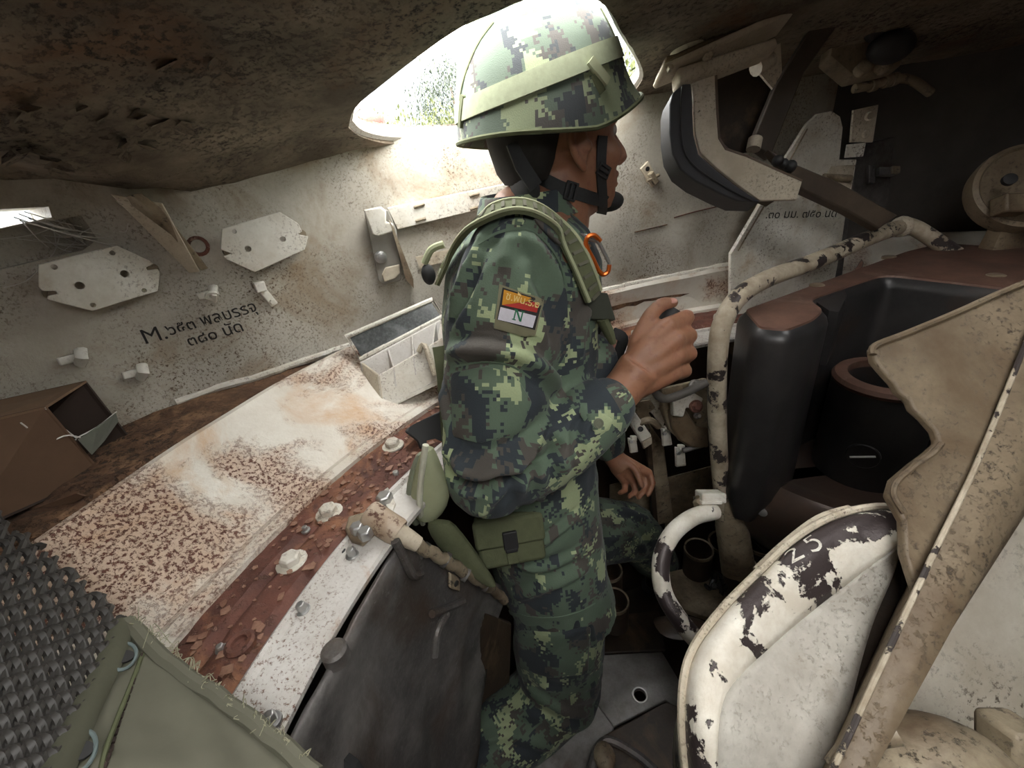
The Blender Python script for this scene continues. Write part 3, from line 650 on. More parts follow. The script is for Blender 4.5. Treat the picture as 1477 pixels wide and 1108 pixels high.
def text_mesh(body_, size=1.0, align='LEFT', space=1.0, bold=0.0):
    cu_ = bpy.data.curves.new('lettering', 'FONT'); cu_.body = body_; cu_.size = size; cu_.align_x = align; cu_.space_character = space; cu_.offset = bold; cu_.resolution_u = 4
    o = bpy.data.objects.new('lettering', cu_); COL.objects.link(o); dg = bpy.context.evaluated_depsgraph_get(); dg.update()
    me = bpy.data.meshes.new_from_object(o.evaluated_get(dg)); bpy.data.objects.remove(o); return me
def serif_n():
    g = G(); z = lambda *p: [V((x, y, 0)) for x, y in p]
    for p in (z((.08, 0), (.17, 0), (.17, .70), (.08, .70)), z((.56, 0), (.65, 0), (.65, .70), (.56, .70)), z((.08, .70), (.24, .70), (.65, 0), (.52, 0)), z((0, 0), (.26, 0), (.26, .06), (0, .06)), z((.46, .64), (.74, .64), (.74, .70), (.46, .70)), z((0, .64), (.2, .64), (.2, .70), (0, .70))): g.add(p, [(0, 1, 2, 3)])
    return mesh_from('lettering', g, V((0, 0, 0)))
def lettering(name, body_, bv, p0, p1, mat, parent, scale_px, off=.0008, up=None, bold=0.0, yscale=1.0, space=1.0):
    """flat print on a surface: baseline runs from pixel p0 to pixel p1 and the text fills it"""
    me = serif_n() if body_ == 'N' else text_mesh(body_, 1.0, bold=bold, space=space); xs = [v.co.x for v in me.vertices]; x0, x1 = min(xs), max(xs)
    a, na = on(bv, *p0); b, nb = on(bv, *p1); u = b - a; L = u.length; u.normalize(); n = (na + nb).normalized(); n = (n - u * n.dot(u)).normalized(); w = n.cross(u)
    s = L / (x1 - x0); base = base_of(parent) if parent else V((0, 0, 0)); c = sum((v.co.y for v in me.vertices)) / len(me.vertices)
    if w.dot(UP) < 0: w = -w
    for v in me.vertices:
        p = a + u * ((v.co.x - x0) * s) + w * (v.co.y * s * yscale); h, nn, i, d = bv.find_nearest(p)
        if nn.dot(n) < 0: nn = -nn
        v.co = h + nn * off - base
    me.name = name; o = bpy.data.objects.new(name, me); COL.objects.link(o); me.materials.clear(); me.materials.append(mat)
    if parent: o.parent = parent
    return o
lettering('patch_letters', 'ช.พัน.ร.๒', BP2, (729, 432), (776, 445), cm['thread'], person, 1, .0018, bold=.006, yscale=1.15)
lettering('patch_letter', 'N', BP2, (738, 461), (753, 465), cm['green'], person, 1, .0018, yscale=1.05)
# shoulder flap, chest pocket, seams
cloth('shoulder_flap', patch(BJ, [(768, 318), (782, 309), (815, 330), (830, 352), (826, 366), (800, 352)], .005), M['camo'], person)
P('seam', strip(BJ, [(690, 352), (720, 335), (758, 330), (785, 348), (808, 380), (818, 420)], .0035, .002, 0), M['camo'], person)
P('hem', strip(BJ, [(728, 880), (760, 890), (800, 892), (835, 884), (858, 872)], .010, .003, .001), M['camo'], person)
P('seam', strip(BJ, [(652, 530), (690, 522), (735, 526), (765, 545)], .003, .002, 0), M['camo'], person)
# sleeve pocket
cloth('sleeve_pocket', patch(BJ, [(650, 538), (700, 528), (742, 538), (768, 580), (750, 625), (690, 640), (652, 630)], .0035, .0005, 6), M['camo'], person)
cp = Yp(842, 545, .70)
cloth('chest_pocket', G().loft([ring(Yp(836, 478, .70), FA, RA, .030, .05, 14, 4), ring(Yp(848, 500, .69), FA, RA, .038, .06, 14, 4), ring(Yp(850, 545, .69), FA, RA, .040, .06, 14, 4), ring(Yp(846, 572, .69), FA, RA, .032, .055, 14, 4)]), M['camo'], person)
cloth('pocket_flap', G().loft([ring(Yp(832, 500, .652), RT, FW, .022, .014, 12, 3), ring(Yp(838, 530, .645), RT, FW, .024, .012, 12, 3), ring(Yp(846, 555, .64), RT, FW, .020, .008, 12, 3)]), M['camo'], person)
# collar
cloth('collar', G().loft([ring(NB + V((.006, 0, -.008)), FA, RA, .082, .100, 28), ring(NB + V((.004, 0, .022)), FA, RA, .070, .080, 28), ring(NB + V((.004, 0, .034)), FA, RA, .066, .076, 28), ring(NB + V((.004, 0, .02)), FA, RA, .062, .072, 28)], cap=False), M['camo'], person)
# --- trousers
g = G()
g.loft([ring(HI + V((0, 0, .03)), FA, RA, .115, .165), ring(HI + V((0, 0, -.06)), FA, RA, .118, .178), ring(HI + V((0, 0, -.14)), FA, RA, .105, .170)])
ltube(g, [HR + V((0, 0, -.02)), HR.lerp(KR, .5) + V((-.008, 0, 0)), KR + V((-.006, 0, .03))], [.106, .112, .103]); ltube(g, [KR, KR.lerp(AR, .5) + V((.004, 0, 0)), AR + V((0, 0, .03)), AR + V((-.03, 0, -.10))], [.104, .096, .085, .075])
ltube(g, [HLf, HLf.lerp(KL, .6), KL], [.108, .098, .082]); ltube(g, [KL, KL.lerp(AL, .6), AL], [.082, .076, .066])
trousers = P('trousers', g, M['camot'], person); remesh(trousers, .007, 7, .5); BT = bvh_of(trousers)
T_ = lambda *pts: [on(BT, *p)[0] for p in pts]
folds(trousers, [(T_((735, 960), (780, 985), (860, 985)), .014, .010), (T_((760, 990), (800, 1020), (850, 1030)), .012, .010), (T_((720, 1030), (770, 1030), (830, 1050)), .012, .009), (T_((690, 1070), (740, 1060), (800, 1080)), .012, .009), (T_((850, 900), (855, 940), (840, 970)), .012, .008), (T_((880, 730), (910, 720), (935, 750)), .012, .010), (T_((880, 780), (910, 770), (930, 800)), .012, .008)], .004, 14)
limb_uv(trousers, [(HI + V((0, 0, .1)), HI + V((0, 0, -.1)), .17), (HR, KR, .11), (KR, AR, .1), (HLf, KL, .1), (KL, AL, .08)])
BT = bvh_of(trousers)
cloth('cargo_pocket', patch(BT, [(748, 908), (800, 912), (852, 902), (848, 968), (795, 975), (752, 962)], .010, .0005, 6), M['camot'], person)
# --- boots
def boot(a, fwd, name='boot'):
    u = V((0, 0, 1)); r = fwd.cross(u); fl = a + V((0, 0, -.10)); g = G()
    g.loft([ring(a + V((0, 0, .06)), fwd, r, .055, .05), ring(a + V((0, 0, -.02)), fwd, r, .055, .048), ring(fl + u * .055 + fwd * .02, fwd, r, .075, .048), ring(fl + u * .03 + fwd * .06, fwd, r, .125, .050, 20, 2.6), ring(fl + u * .012 + fwd * .065, fwd, r, .135, .052, 20, 2.8)])
    b = P(name, g, plain('black_boot_leather', (.014, .014, .015), .42, s=30), person, sub=1)
    P('boot_sole', G().loft([ring(fl + u * .014 + fwd * .065, fwd, r, .142, .056, 20, 2.8), ring(fl - u * .004 + fwd * .065, fwd, r, .140, .055, 20, 2.8)]), M['black'], b)
boot(AL, V((.75, .66, 0)).normalized()); boot(AR + V((-.035, 0, -.13)), V((.85, .1, 0)).normalized())
# --- helmet
HO = Yp(781, 120, .775)
def hel(phi, v, grow=0.0):
    """phi 0 = front, 180 = back; v 0 = rim, 1 = crown"""
    c, s_ = math.cos(phi), math.sin(phi); fr = max(0, c); bk = max(0, -c); side = abs(s_)
    zr = -.068 + .026 * fr ** 1.3 - .010 * side ** 4 + .010 * bk; zt = .130
    rx = .116 if c > 0 else .139; ry = .132
    a = v * math.pi / 2; sh = math.cos(a) ** .82; zz = zr + (zt - zr) * math.sin(a) ** 1.05
    R_ = 1 / math.sqrt((c / rx) ** 2 + (s_ / ry) ** 2) + grow
    fl_ = math.exp(-v * 9) * (.034 * fr ** 2 + .003 * bk + .003)
    rad = R_ * sh + fl_
    q = HO + HF * (rad * c) + HL * (rad * s_) + HU * (zz + grow * math.sin(a))
    return q
def hel_grid(v0, v1, m, n=72, grow=0.0): return [[hel(2 * math.pi * j / n, v0 + (v1 - v0) * i / m, grow) for j in range(n)] for i in range(m + 1)]
rings = hel_grid(0, .985, 22)
inner = [[HO + (p - HO) * .93 + HU * .004 for p in rings[0]], [HO + (p - HO) * .90 + HU * .03 for p in rings[3]], [HO + (p - HO) * .90 for p in rings[10]]]
helmet = P('helmet', G().loft(inner[::-1] + rings), M['camoh'], person, angle=80)
folds(helmet, [], .0010, 18)
limb_uv(helmet, [(HO - HL * .3, HO + HL * .3, .135)])
if helmet.data.uv_layers:
    uvl = helmet.data.uv_layers[0].data
    for l in helmet.data.loops:
        p = helmet.data.vertices[l.vertex_index].co + base_of(helmet) - HO; x, y, zz = p.dot(HF), p.dot(HL), p.dot(HU); r_ = math.hypot(x, zz)
        side = math.atan2(abs(y), max(r_, 1e-4)); k_ = .17 * (math.pi / 2 - side); uvl[l.index].uv = (x / max(r_, 1e-4) * k_ + (2 if y < 0 else 0), zz / max(r_, 1e-4) * k_)
BH = bvh_of(helmet)
P('cover_seam', G().tube([hel(math.radians(a), 0.012, .001) for a in range(0, 360, 5)], .0032, 6, close=True), M['olive'], helmet)
for pth in ([(662, 178), (664, 140), (672, 105), (690, 62), (712, 32)], [(866, 12), (886, 52), (900, 92)]):
    P('cover_seam', strip(BH, pth, .003, .002, 0), M['olive'], helmet)
# elastic band round the helmet
def band_v(phi): return None
bn = []; bp = []
for j in range(96):
    phi = 2 * math.pi * j / 96; zw = .002 + .020 * math.cos(phi)
    lo, hi = 0.0, .9
    for _ in range(24):
        mid = (lo + hi) / 2
        if (hel(phi, mid) - HO).dot(HU) < zw: lo = mid
        else: hi = mid
    q = hel(phi, lo); d = (hel(phi + .01, lo) - q).cross(hel(phi, lo + .01) - q).normalized()
    bp.append(q + d * .0016); bn.append(d)
g = G(); rings = []
for i, p in enumerate(bp):
    t = (bp[(i + 1) % 96] - bp[i - 1]).normalized(); n = bn[i]; s_ = t.cross(n).normalized() * .0125
    rings.append([p - s_ - n * .002, p + s_ - n * .002, p + s_ + n * .0015, p - s_ + n * .0015])
g.loft(rings, close=True); P('helmet_band', g, plain('olive_elastic', (.30, .33, .22), .9, s=120), helmet)
P('band_keeper', strip(BH, [(848, 90), (860, 105), (872, 121)], .012, .007, .003, 4), M['canvas2'], helmet)
P('band_keeper', strip(BH, [(856, 108), (862, 122), (868, 134)], .009, .004, .001, 4), M['olive'], helmet)
P('band_keeper', strip(BH, [(670, 138), (667, 162), (666, 184)], .009, .005, .001, 4), M['olive'], helmet)
# chin straps, buckles, chin cup
M['strap'] = plain('black_webbing', (.022, .023, .024), .7, s=150)
def hstrap(pts, w, nm='chin_strap'):
    o = P(nm, strip(BB, pts, w, .003, .0015, 6), M['strap'], person); return o
hstrap([(708, 236), (735, 245), (770, 252), (810, 272), (845, 283), (872, 290)], .019)
hstrap([(868, 196), (866, 225), (866, 255), (868, 285), (868, 306)], .018)
P('nape_pad', G().ball(H(-.083, -.02, -.045), (.016, .045, .03), ax, 16, 10), M['strap'], person)
P('nape_strap', G().ribbon([H(-.105, -.055, .02), H(-.100, -.06, -.01), H(-.085, -.065, -.042)], [-RA * -1] * 3, .022, .004), M['strap'], person)
def buckle(px, py, ang, w, h, nm='strap_buckle', bv=None, mat=None, par=None):
    q, n = on(bv or BB, px, py, .004)
    if q is None: return
    c_, s_ = math.cos(ang), math.sin(ang); u = RT * c_ + UP * s_; u = (u - n * u.dot(n)).normalized(); w_ = n.cross(u)
    g = G()
    for k in (-1, 0, 1): g.box(q + u * (k * w), u * .0022, w_ * h, n * .0028)
    for k in (-1, 1): g.box(q + w_ * (k * h), u * (w + .002), w_ * .0018, n * .0022)
    P(nm, g, mat or M['black'], par or person, bevel=.0008)
buckle(727, 242, -.25, .006, .012); buckle(822, 276, -.25, .008, .012); buckle(868, 246, 1.45, .007, .011)
q, n = on(BB, 876, 288, .004)
if q: P('chin_cup', G().ball(H(.082, -.004, -.098), (.022, .032, .017), ax, 18, 12), M['strap'], person)
# --- load harness: shoulder strap, second strip, buckle, quick-release tube
def ribbon_to(name, pts, w, t, mat, par):
    nn = []
    for i, p in enumerate(pts):
        tg = (pts[min(i + 1, len(pts) - 1)] - pts[max(i - 1, 0)]).normalized(); n = p - NB.lerp(HI, .35); n = n - tg * n.dot(tg); nn.append(n.normalized())
    return P(name, G().ribbon(pts, nn, w, t), mat, par)
hq, hn = [], []
for p in resample([V((x, y, 0)) for x, y in [(632, 446), (645, 398), (672, 352), (705, 321), (742, 308), (777, 317), (808, 344), (832, 386), (848, 430)]], 6):
    q, n = on(BJ, p.x, p.y, .006)
    if q: hq.append(q); hn.append(n)
for _ in range(10):
    hq = [hq[0]] + [hq[i] * .5 + (hq[i - 1] + hq[i + 1]) * .25 for i in range(1, len(hq) - 1)] + [hq[-1]]; hn = [hn[0]] + [(hn[i] * .5 + (hn[i - 1] + hn[i + 1]) * .25).normalized() for i in range(1, len(hn) - 1)] + [hn[-1]]
hn = [(n * .75 + UP * .35 - FW * .25).normalized() for n in hn]; hq = [p + n * .004 for p, n in zip(hq, hn)]
hst = P('harness_strap', G().ribbon(hq, hn, .036, .007), M['olive'], person)
for i in range(len(hq)):
    tg = (hq[min(i + 1, len(hq) - 1)] - hq[max(i - 1, 0)]).normalized(); hn[i] = (hn[i] - tg * hn[i].dot(tg)).normalized()
    if i % 2: P('strap_stitch', G().box(hq[i] + hn[i] * .006, tg * .0022, tg.cross(hn[i]).normalized() * .010, hn[i] * .0015), M['canvas'], hst)
sides = [(hq[min(i + 1, len(hq) - 1)] - hq[max(i - 1, 0)]).normalized().cross(hn[i]).normalized() for i in range(len(hq))]
for dlt in (-.0165, .0165): P('strap_piping', G().tube([p + s_ * dlt + n * .005 for p, s_, n in zip(hq, sides, hn)], .0028, 6), M['canvas2'], hst)
P('strap_slider', G().loft([ring(Yp(852, 425, .612), RT, FW, .024, .014, 14, 4), ring(Yp(864, 462, .612), RT, FW, .024, .015, 14, 4)]), plain('dark_olive_plastic', (.045, .05, .038), .5), hst)
P('strap_tail', G().tube([Yp(868, 458, .612), Yp(878, 480, .612), Yp(884, 494, .612)], [.016, .014, .009], 12, flat=.6), M['olive'], hst)
P('webbing_tail', G().ribbon(resample([Yp(884, 480, .67), Yp(898, 488, .67), Yp(892, 510, .68), Yp(880, 545, .69)], 5), [-FW] * 16, .018, .004), M['strap'], hst)
P('webbing_tail', G().ribbon(resample([Yp(862, 470, .70), Yp(856, 480, .72), Yp(842, 486, .72)], 5), [-FW] * 11, .02, .004), M['strap'], hst)
# back strap bits seen behind the shoulder
P('back_buckle', G().tube(resample([Yp(612, 380, .74), Yp(622, 360, .74), Yp(640, 352, .74)], 4), .006, 8), M['canvas2'], hst); P('back_buckle', G().ball(Yp(618, 396, .74), (.012, .012, .018)), M['strap'], hst)
P('back_strap', G().ribbon(resample([Yp(634, 500, .63), Yp(640, 540, .61), Yp(644, 590, .60), Yp(648, 650, .59)], 5), [-FW] * 16, .022, .004), M['olive'], hst)
# belt pouch
po = Yp(735, 775, .56); pu = (RT * .97 + UP * .14).normalized(); pn = (-FW * .9 + RA * .3).normalized(); pu = (pu - pn * pu.dot(pn)).normalized(); pw = pn.cross(pu)
pw = pw if pw.dot(UP) > 0 else -pw
pouch = P('belt_pouch', G().box(po, pu * .060, pw * .046, pn * .018), M['olive'], person, bevel=.008, seg=3, sub=0)
P('pouch_flap', G().box(po + pw * .018 + pn * .012, pu * .063, pw * .026, pn * .010), M['olive'], pouch, bevel=.006)
P('pouch_buckle', G().box(po + pw * .006 + pn * .024, pu * .013, pw * .016, pn * .004).box(po - pw * .013 + pn * .023, pu * .011, pw * .004, pn * .004), M['black'], pouch, bevel=.002)
P('pouch_strap', G().box(po - pw * .02 + pn * .0195, pu * .010, pw * .02, pn * .002), M['olive'], pouch, bevel=.001)
# --- things he wears that hang free
e = E('carabiner', 'orange carabiner hooked on the olive strap at the chest', 'carabiner', Yp(860, 370, .615))
a_ = [(845, 350), (849, 341), (858, 340), (866, 348), (870, 358), (876, 371), (879, 382), (877, 392), (870, 396), (863, 390), (856, 375), (848, 360)]
P('hook', G().tube(resample([Yp(x, y, .615) for x, y in a_[9:] + a_[:4]], 4), .0034, 8).tube(resample([Yp(x, y, .615) for x, y in a_[6:10]], 4), .0034, 8), M['orange'], e)
P('gate', G().tube([Yp(862, 346, .615), Yp(879, 380, .615)], .0026, 8), M['steel'], e)
P('ring', G().tube([Yp(838, 338, .625), Yp(850, 346, .618), Yp(862, 350, .622), Yp(852, 340, .625)], .002, 6, close=True), M['steel'], e)
e = E('shoulder_bag', 'pale olive canvas bag slung behind the hip by the turret ring', 'bag', Yp(620, 710, .52))
def px_loft(rows, y0, thick, mat, nm, par, n=14): # rows of (left px, right px, py, yoffset)
    rings = []
    for xl, xr, py, dy in rows:
        a, b = Yp(xl, py, y0 + dy), Yp(xr, py, y0 + dy); c = (a + b) / 2; u = (b - a) / 2; w = FW * 1.0
        rings.append(ring(c, u.normalized(), w, u.length, thick, n, 2.4))
    return P(nm, G().loft(rings), mat, par, sub=1)
px_loft([(612, 622, 641, 0), (600, 636, 672, 0), (592, 650, 705, 0), (592, 648, 730, 0), (604, 630, 752, 0)], .50, .028, M['canvas2'], 'bag_body', e)
P('bag_edge', G().tube(resample([Yp(614, 642, .475), Yp(610, 670, .472), Yp(606, 705, .472), Yp(606, 735, .472), Yp(610, 755, .50)], 5), .0045, 8), plain('pale_piping', (.50, .50, .40), .9), e)
px_loft([(604, 618, 648, .01), (592, 610, 675, .01), (585, 606, 715, .01), (588, 606, 740, .01), (600, 608, 757, .01)], .50, .024, plain('grey_green_canvas', (.19, .21, .15), .9), 'bag_side', e)
px_loft([(612, 650, 748, .0), (618, 668, 770, 0), (640, 690, 800, 0), (672, 706, 825, .0), (708, 720, 848, 0)], .485, .014, M['olive'], 'bag_flap', e)
# ================================================================== gun breech, guards and rails on the right
M['beige'] = worn('stained_beige_plate', (.225, .175, .115), (.125, .09, .055), s=13, stain=(.11, .072, .04), stain_t=(.48, .70), stain_s=8, speck=(.05, .035, .022), speck_t=(.54, .62), speck_s=130, mask_t=(.35, .6), mask_s=9, rough=.55, bump=.55)
M['shieldface'] = worn('greyed_white_paint', (.50, .48, .43), (.36, .335, .29), s=22, stain=(.26, .20, .13), stain_t=(.56, .76), stain_s=9, speck=(.24, .21, .165), speck_t=(.54, .64), speck_s=150, mask_t=(.38, .66), rough=.6, bump=.5)
zt = 1.22
P0 = Zp(1062, 447, zt); P1 = Zp(1300, 362, zt); e1 = (P1 - P0); e1.z = 0; e1.normalize(); e2 = V((e1.y, -e1.x, 0))
def BL(a, b, z): q = P0 + e1 * a + e2 * b; return V((q.x, q.y, z))
def rnd_poly(pts, r, k=4):
    """round the corners of a plan outline [(a,b)]"""
    out = []; n = len(pts)
    for i in range(n):
        p, q, s_ = [V((*pts[j % n], 0)) for j in (i - 1, i, i + 1)]
        d1, d2 = (p - q), (s_ - q); rr = min(r, d1.length * .45, d2.length * .45); a = q + d1.normalized() * rr; b = q + d2.normalized() * rr
        for j in range(k + 1):
            t = j / k; c = a * (1 - t) ** 2 + q * 2 * t * (1 - t) + b * t * t; out.append((c.x, c.y))
    return out
breech = E('gun_breech', 'massive black gun breech block with brown oxidised top and open chamber notch', 'gun', BL(.27, .12, .70))
plan = [(0, 0), (.54, 0), (.66, .02), (.66, .42), (.335, .42), (.325, .078), (.20, .070), (.125, .068), (.09, .112), (.03, .128), (-.04, .126), (-.064, .08)]
def outline(ins, z, r=.018):
    c = V((.3, .15, 0)); pts = rnd_poly(plan, r); out = []
    n = len(pts)
    for i in range(n):
        a, b = V((*pts[i - 1], 0)), V((*pts[(i + 1) % n], 0)); t = (b - a).normalized(); nn = V((-t.y, t.x, 0)); out.append(BL(pts[i][0] + nn.x * ins, pts[i][1] + nn.y * ins, z))
    return out
P('breech_block', G().loft([outline(.02, .80), outline(.0, .86), outline(0, zt - .022), outline(.003, zt - .012), outline(.012, zt - .002), outline(.016, zt)][::-1]), M['gun'], breech, angle=30)
P('top_plate', G().loft([outline(.012, zt - .002), outline(.013, zt + .0015), outline(.016, zt + .002)][::-1]), M['gunrust'], breech, angle=30)
for px, py in ((1178, 413), (1282, 372), (1436, 399)): P('plug', G().lathe(Zp(px, py, zt), (0, 0, 1), [(.013, -.001), (.013, .003), (.011, .0042), (.0001, .0042)], 22), worn('worn_brass_plug', (.30, .24, .17), (.18, .14, .10), rough=.4, metal=.3), breech)
# lower cradle: rounded bulge with a dished shelf
low = [(-.015, .02), (.5, .0), (.62, .1), (.60, .40), (.36, .42), (.15, .40), (.03, .27), (-.015, .15)]
def lowr(ins, z):
    pts = rnd_poly(low, .09, 6); n = len(pts); out = []
    for i in range(n):
        a, b = V((*pts[i - 1], 0)), V((*pts[(i + 1) % n], 0)); t = (b - a).normalized(); out.append(BL(pts[i][0] - t.y * ins, pts[i][1] + t.x * ins, z))
    return out
P('cradle', G().loft([lowr(.10, .66), lowr(.045, .70), lowr(.012, .76), lowr(.0, .82), lowr(.012, .865), lowr(.03, .885), lowr(.06, .882), lowr(.085, .868)]), worn('glossy_dark_cradle', (.035, .030, .028), (.075, .048, .036), s=7, rough=.3, metal=.3, bump=.3), breech, sub=0)
P('breech_cylinder', G().lathe(BL(.215, .165, .86), (0, 0, 1), [(.082, 0), (.082, .205), (.079, .213), (.070, .216), (.062, .215), (.060, .205), (.060, .06)], 40), M['gun'], breech)
P('cylinder_rim', G().lathe(BL(.215, .165, 1.0645), (0, 0, 1), [(.0825, 0), (.0835, .006), (.079, .013), (.070, .0155), (.06, .015), (.06, .0)], 40, cap=False), M['gunrust'], breech)
sc_n = (EYE - BL(.215, .165, .95)); sc_n.z = 0; sc_n.normalize(); sp_ = BL(.215, .165, .945) + sc_n * .082
u, w, _ = frame(sc_n)
P('slotted_screw', G().lathe(sp_ - sc_n * .004, sc_n, [(.026, 0), (.026, .004), (.024, .006), (.0001, .0062)], 26), M['gun'], breech)
P('screw_slot', G().box(sp_ + sc_n * .0025, (w * .8 - u * .35).normalized() * .019, (u * .8 + w * .35).normalized() * .0016, sc_n * .0012), plain('bright_worn_steel', (.75, .75, .74), .35, .5, bump=0), breech)
P('ejector_tongue', G().prism([Zp(1243, 372, zt + .004), Zp(1246, 378, zt + .004), Zp(1233, 415, zt - .005), Zp(1222, 440, zt - .06), Zp(1213, 452, zt - .075), Zp(1216, 430, zt - .03), Zp(1228, 398, zt - .002)], (0, 0, -.012)), M['gunrust'], breech, bevel=.002)
P('notch_lip', G().prism([Zp(1178, 436, zt - .003), Zp(1218, 418, zt - .003), Zp(1222, 426, zt - .003), Zp(1210, 450, zt - .003), Zp(1196, 448, zt - .003)], (0, 0, -.10)), M['gun'], breech)
P('set_screw', G().lathe(BL(-.012, .12, .83), -e1 + e2 * .6, [(.008, -.01), (.008, .003), (.006, .004)], 16), M['steel'], breech)
# tubular guard rail in front of the breech
rail = E('guard_rail', 'bent tubular guard rail with chipped cream paint round the breech', 'rail', Yp(1040, 740, .66))
yr = .66
path = [Yp(1302, 326, .94), Yp(1262, 340, .91), Yp(1180, 375, .83), Yp(1105, 403, .76), Yp(1066, 428, .71), Yp(1044, 462, .68), Yp(1036, 500, .665), Yp(1034, 560, .66), Yp(1036, 640, .66), Yp(1044, 745, .66)]
P('tube', G().tube(resample(path, 6), .0165, 16), M['peel2'], rail)
P('tube_arm', G().tube(resample([Yp(1296, 322, .945), Yp(1322, 330, .93), Yp(1362, 356, .90), Yp(1405, 385, .88)], 5), .0160, 14), M['peel2'], rail)
P('weld_collar', G().ball(Yp(1300, 327, .94), (.024, .021, .022)), M['cream'], rail)
P('tube_foot', G().loft([ring(Yp(1046, 715, .66), RT, FW, .020, .022, 16), ring(Yp(1056, 762, .66), RT, FW, .034, .028, 16), ring(Yp(1066, 830, .66), RT, FW, .038, .03, 16)]), M['grime'], rail)
q = Yp(1016, 716, .63)
P('clamp_block', G().box(q + RT * .012, RT * .024, UP * .010, FW * .018), M['white'], rail, bevel=.003)
P('clamp_plate', G().box(q + UP * -.008 + RT * .006, RT * .020, UP * .003, FW * .020), M['white'], rail, bevel=.001)
P('clamp_bolt', G().bolt(q - RT * .006 - UP * .012, (-RT * .7 - FW * .4 - UP * .4), .0125, .014).lathe(q - RT * .006 - UP * .012, (-RT * .7 - FW * .4 - UP * .4), [(.016, -.002), (.016, .002)], 16), M['grime'], rail, bevel=.001)
handle = E('grab_handle', 'curved cream grab handle worn to black metal, joined to the white guard', 'handle', Yp(1010, 925, .42))
hpth = [Yp(1030, 738, .61), Yp(1000, 746, .585), Yp(970, 770, .555), Yp(954, 806, .525), Yp(956, 850, .49), Yp(976, 888, .455), Yp(1012, 932, .42)]
P('bar', G().tube(resample(hpth, 8), .0158, 18), M['peel'], handle)
# black grip he holds
grip = E('control_grip', 'black control handle gripped in the right fist', 'handle', hR(940, 560, .04))
P('grip_stick', G().tube([hR(972, 446, .030), hR(966, 456, .032), hR(950, 505, .036), hR(938, 552, .040)], [.0145, .017, .0165, .015], 16), M['black'], grip)
P('grip_arm', G().tube(resample([hR(938, 552, .040), hR(955, 575, .05), hR(985, 568, .06), hR(1018, 552, .07)], 4), .0075, 10), M['darkwall'], grip)
# traverse gear and clips behind the hand
gear = E('traverse_gear_bracket', 'rusty cast bracket with bolts under the gripping hand', 'bracket', Yp(985, 600, .74))
def plate(pts, y, t, dy=0): return G().prism([Yp(a, b, y + (dy * i)) for i, (a, b) in enumerate(pts)], FW * t)
P('mount_plate', plate([(956, 560), (1020, 545), (1022, 640), (1000, 650), (966, 620), (955, 590)], .76, .02), M['grime'], gear, bevel=.003)
P('jaw', plate([(966, 592), (970, 618), (981, 636), (1000, 646), (1022, 646), (1022, 617), (1006, 614), (996, 602), (990, 592), (978, 584)], .745, .016), M['beige'], gear, bevel=.004, seg=3); P('pin', G().tube([Yp(985, 650, .76), Yp(1020, 640, .76)], .006, 10), M['dark'], gear)
P('jaw', G().prism([Yp(970, 580, .73), Yp(1000, 566, .73), Yp(1015, 575, .73), Yp(1008, 590, .73), Yp(990, 588, .73), Yp(986, 602, .73), Yp(972, 600, .73)], FW * .02), M['white'], gear, bevel=.003)
for px, py, r, mt in ((1003, 556, .010, 'dark'), (1004, 586, .011, 'rust'), (1006, 600, .006, 'dark')): P('bolt', G().lathe(Yp(px, py, .725), -FW, [(r * 1.2, -.004), (r * 1.2, .002), (r, .003)], 18).bolt(Yp(px, py, .722), -FW, r * .85, .010), M[mt], gear)
def clip_pair(pts, y, label, nm='hose_clip'):
    e = E(nm, label, 'clip', Yp(*pts[0], y), 'white clips below the ring')
    P('clip_body', plate(pts, y, .012), M['white'], e, bevel=.002)
    cx, cy = sum(a for a, b in pts) / len(pts), sum(b for a, b in pts) / len(pts)
    P('clip_screw', G().bolt(Yp(cx - 4, cy - 6, y - .002), -FW, .005, .006), M['steel'], e); P('clip_lug', G().box(Yp(cx, pts[0][1], y + .004), RT * .007, UP * .006, FW * .008), M['white'], e, bevel=.002)
clip_pair([(955, 618), (967, 620), (970, 642), (957, 644)], .80, 'white clip between the channel bracket and the cast bracket')
clip_pair([(975, 645), (988, 648), (990, 672), (976, 674)], .80, 'white clip hanging lowest, beside the guard rail post')
clip_pair([(906, 632), (918, 633), (921, 652), (910, 654)], .82, 'white clip just above the left hand')
ch = E('channel_bracket', 'cream channel bracket with a slotted hole behind the forearm', 'bracket', Yp(920, 610, .80))
P('channel', plate([(897, 592), (912, 588), (940, 628), (939, 638), (928, 642), (922, 632)], .79, .018), M['white'], ch, bevel=.003)
P('channel_end', plate([(926, 638), (940, 630), (941, 640), (929, 648)], .785, .012), M['cream'], ch, bevel=.001)
P('slot', G().lathe(Yp(924, 619, .787), -FW, [(.006, -.002), (.006, .0012), (.0045, .0014), (.004, -.001)], 14), M['black'], ch)
P('back_sheet', plate([(893, 566), (962, 540), (964, 590), (955, 622), (944, 600), (930, 585), (908, 600)], .835, .008), M['white'], ch, bevel=.001); P('end_plate', plate([(908, 582), (938, 576), (946, 588), (936, 596), (942, 606), (930, 612)], .81, .01), M['grime'], ch, bevel=.002); P('strap_ring', G().tube(resample([Yp(920, 612, .80), Yp(936, 606, .79), Yp(950, 615, .80)], 5), .008, 8), M['grime'], ch)
rib = E('hull_rib', 'upright brown steel rib behind the left hand', 'frame', Yp(955, 760, .93))
P('web', plate([(936, 610), (958, 640), (972, 752), (948, 758)], .93, .03), M['grime'], rib, bevel=.004); P('flange_strip', plate([(931, 622), (938, 618), (950, 758), (943, 760)], .925, .02), M['brown'], rib, bevel=.002)
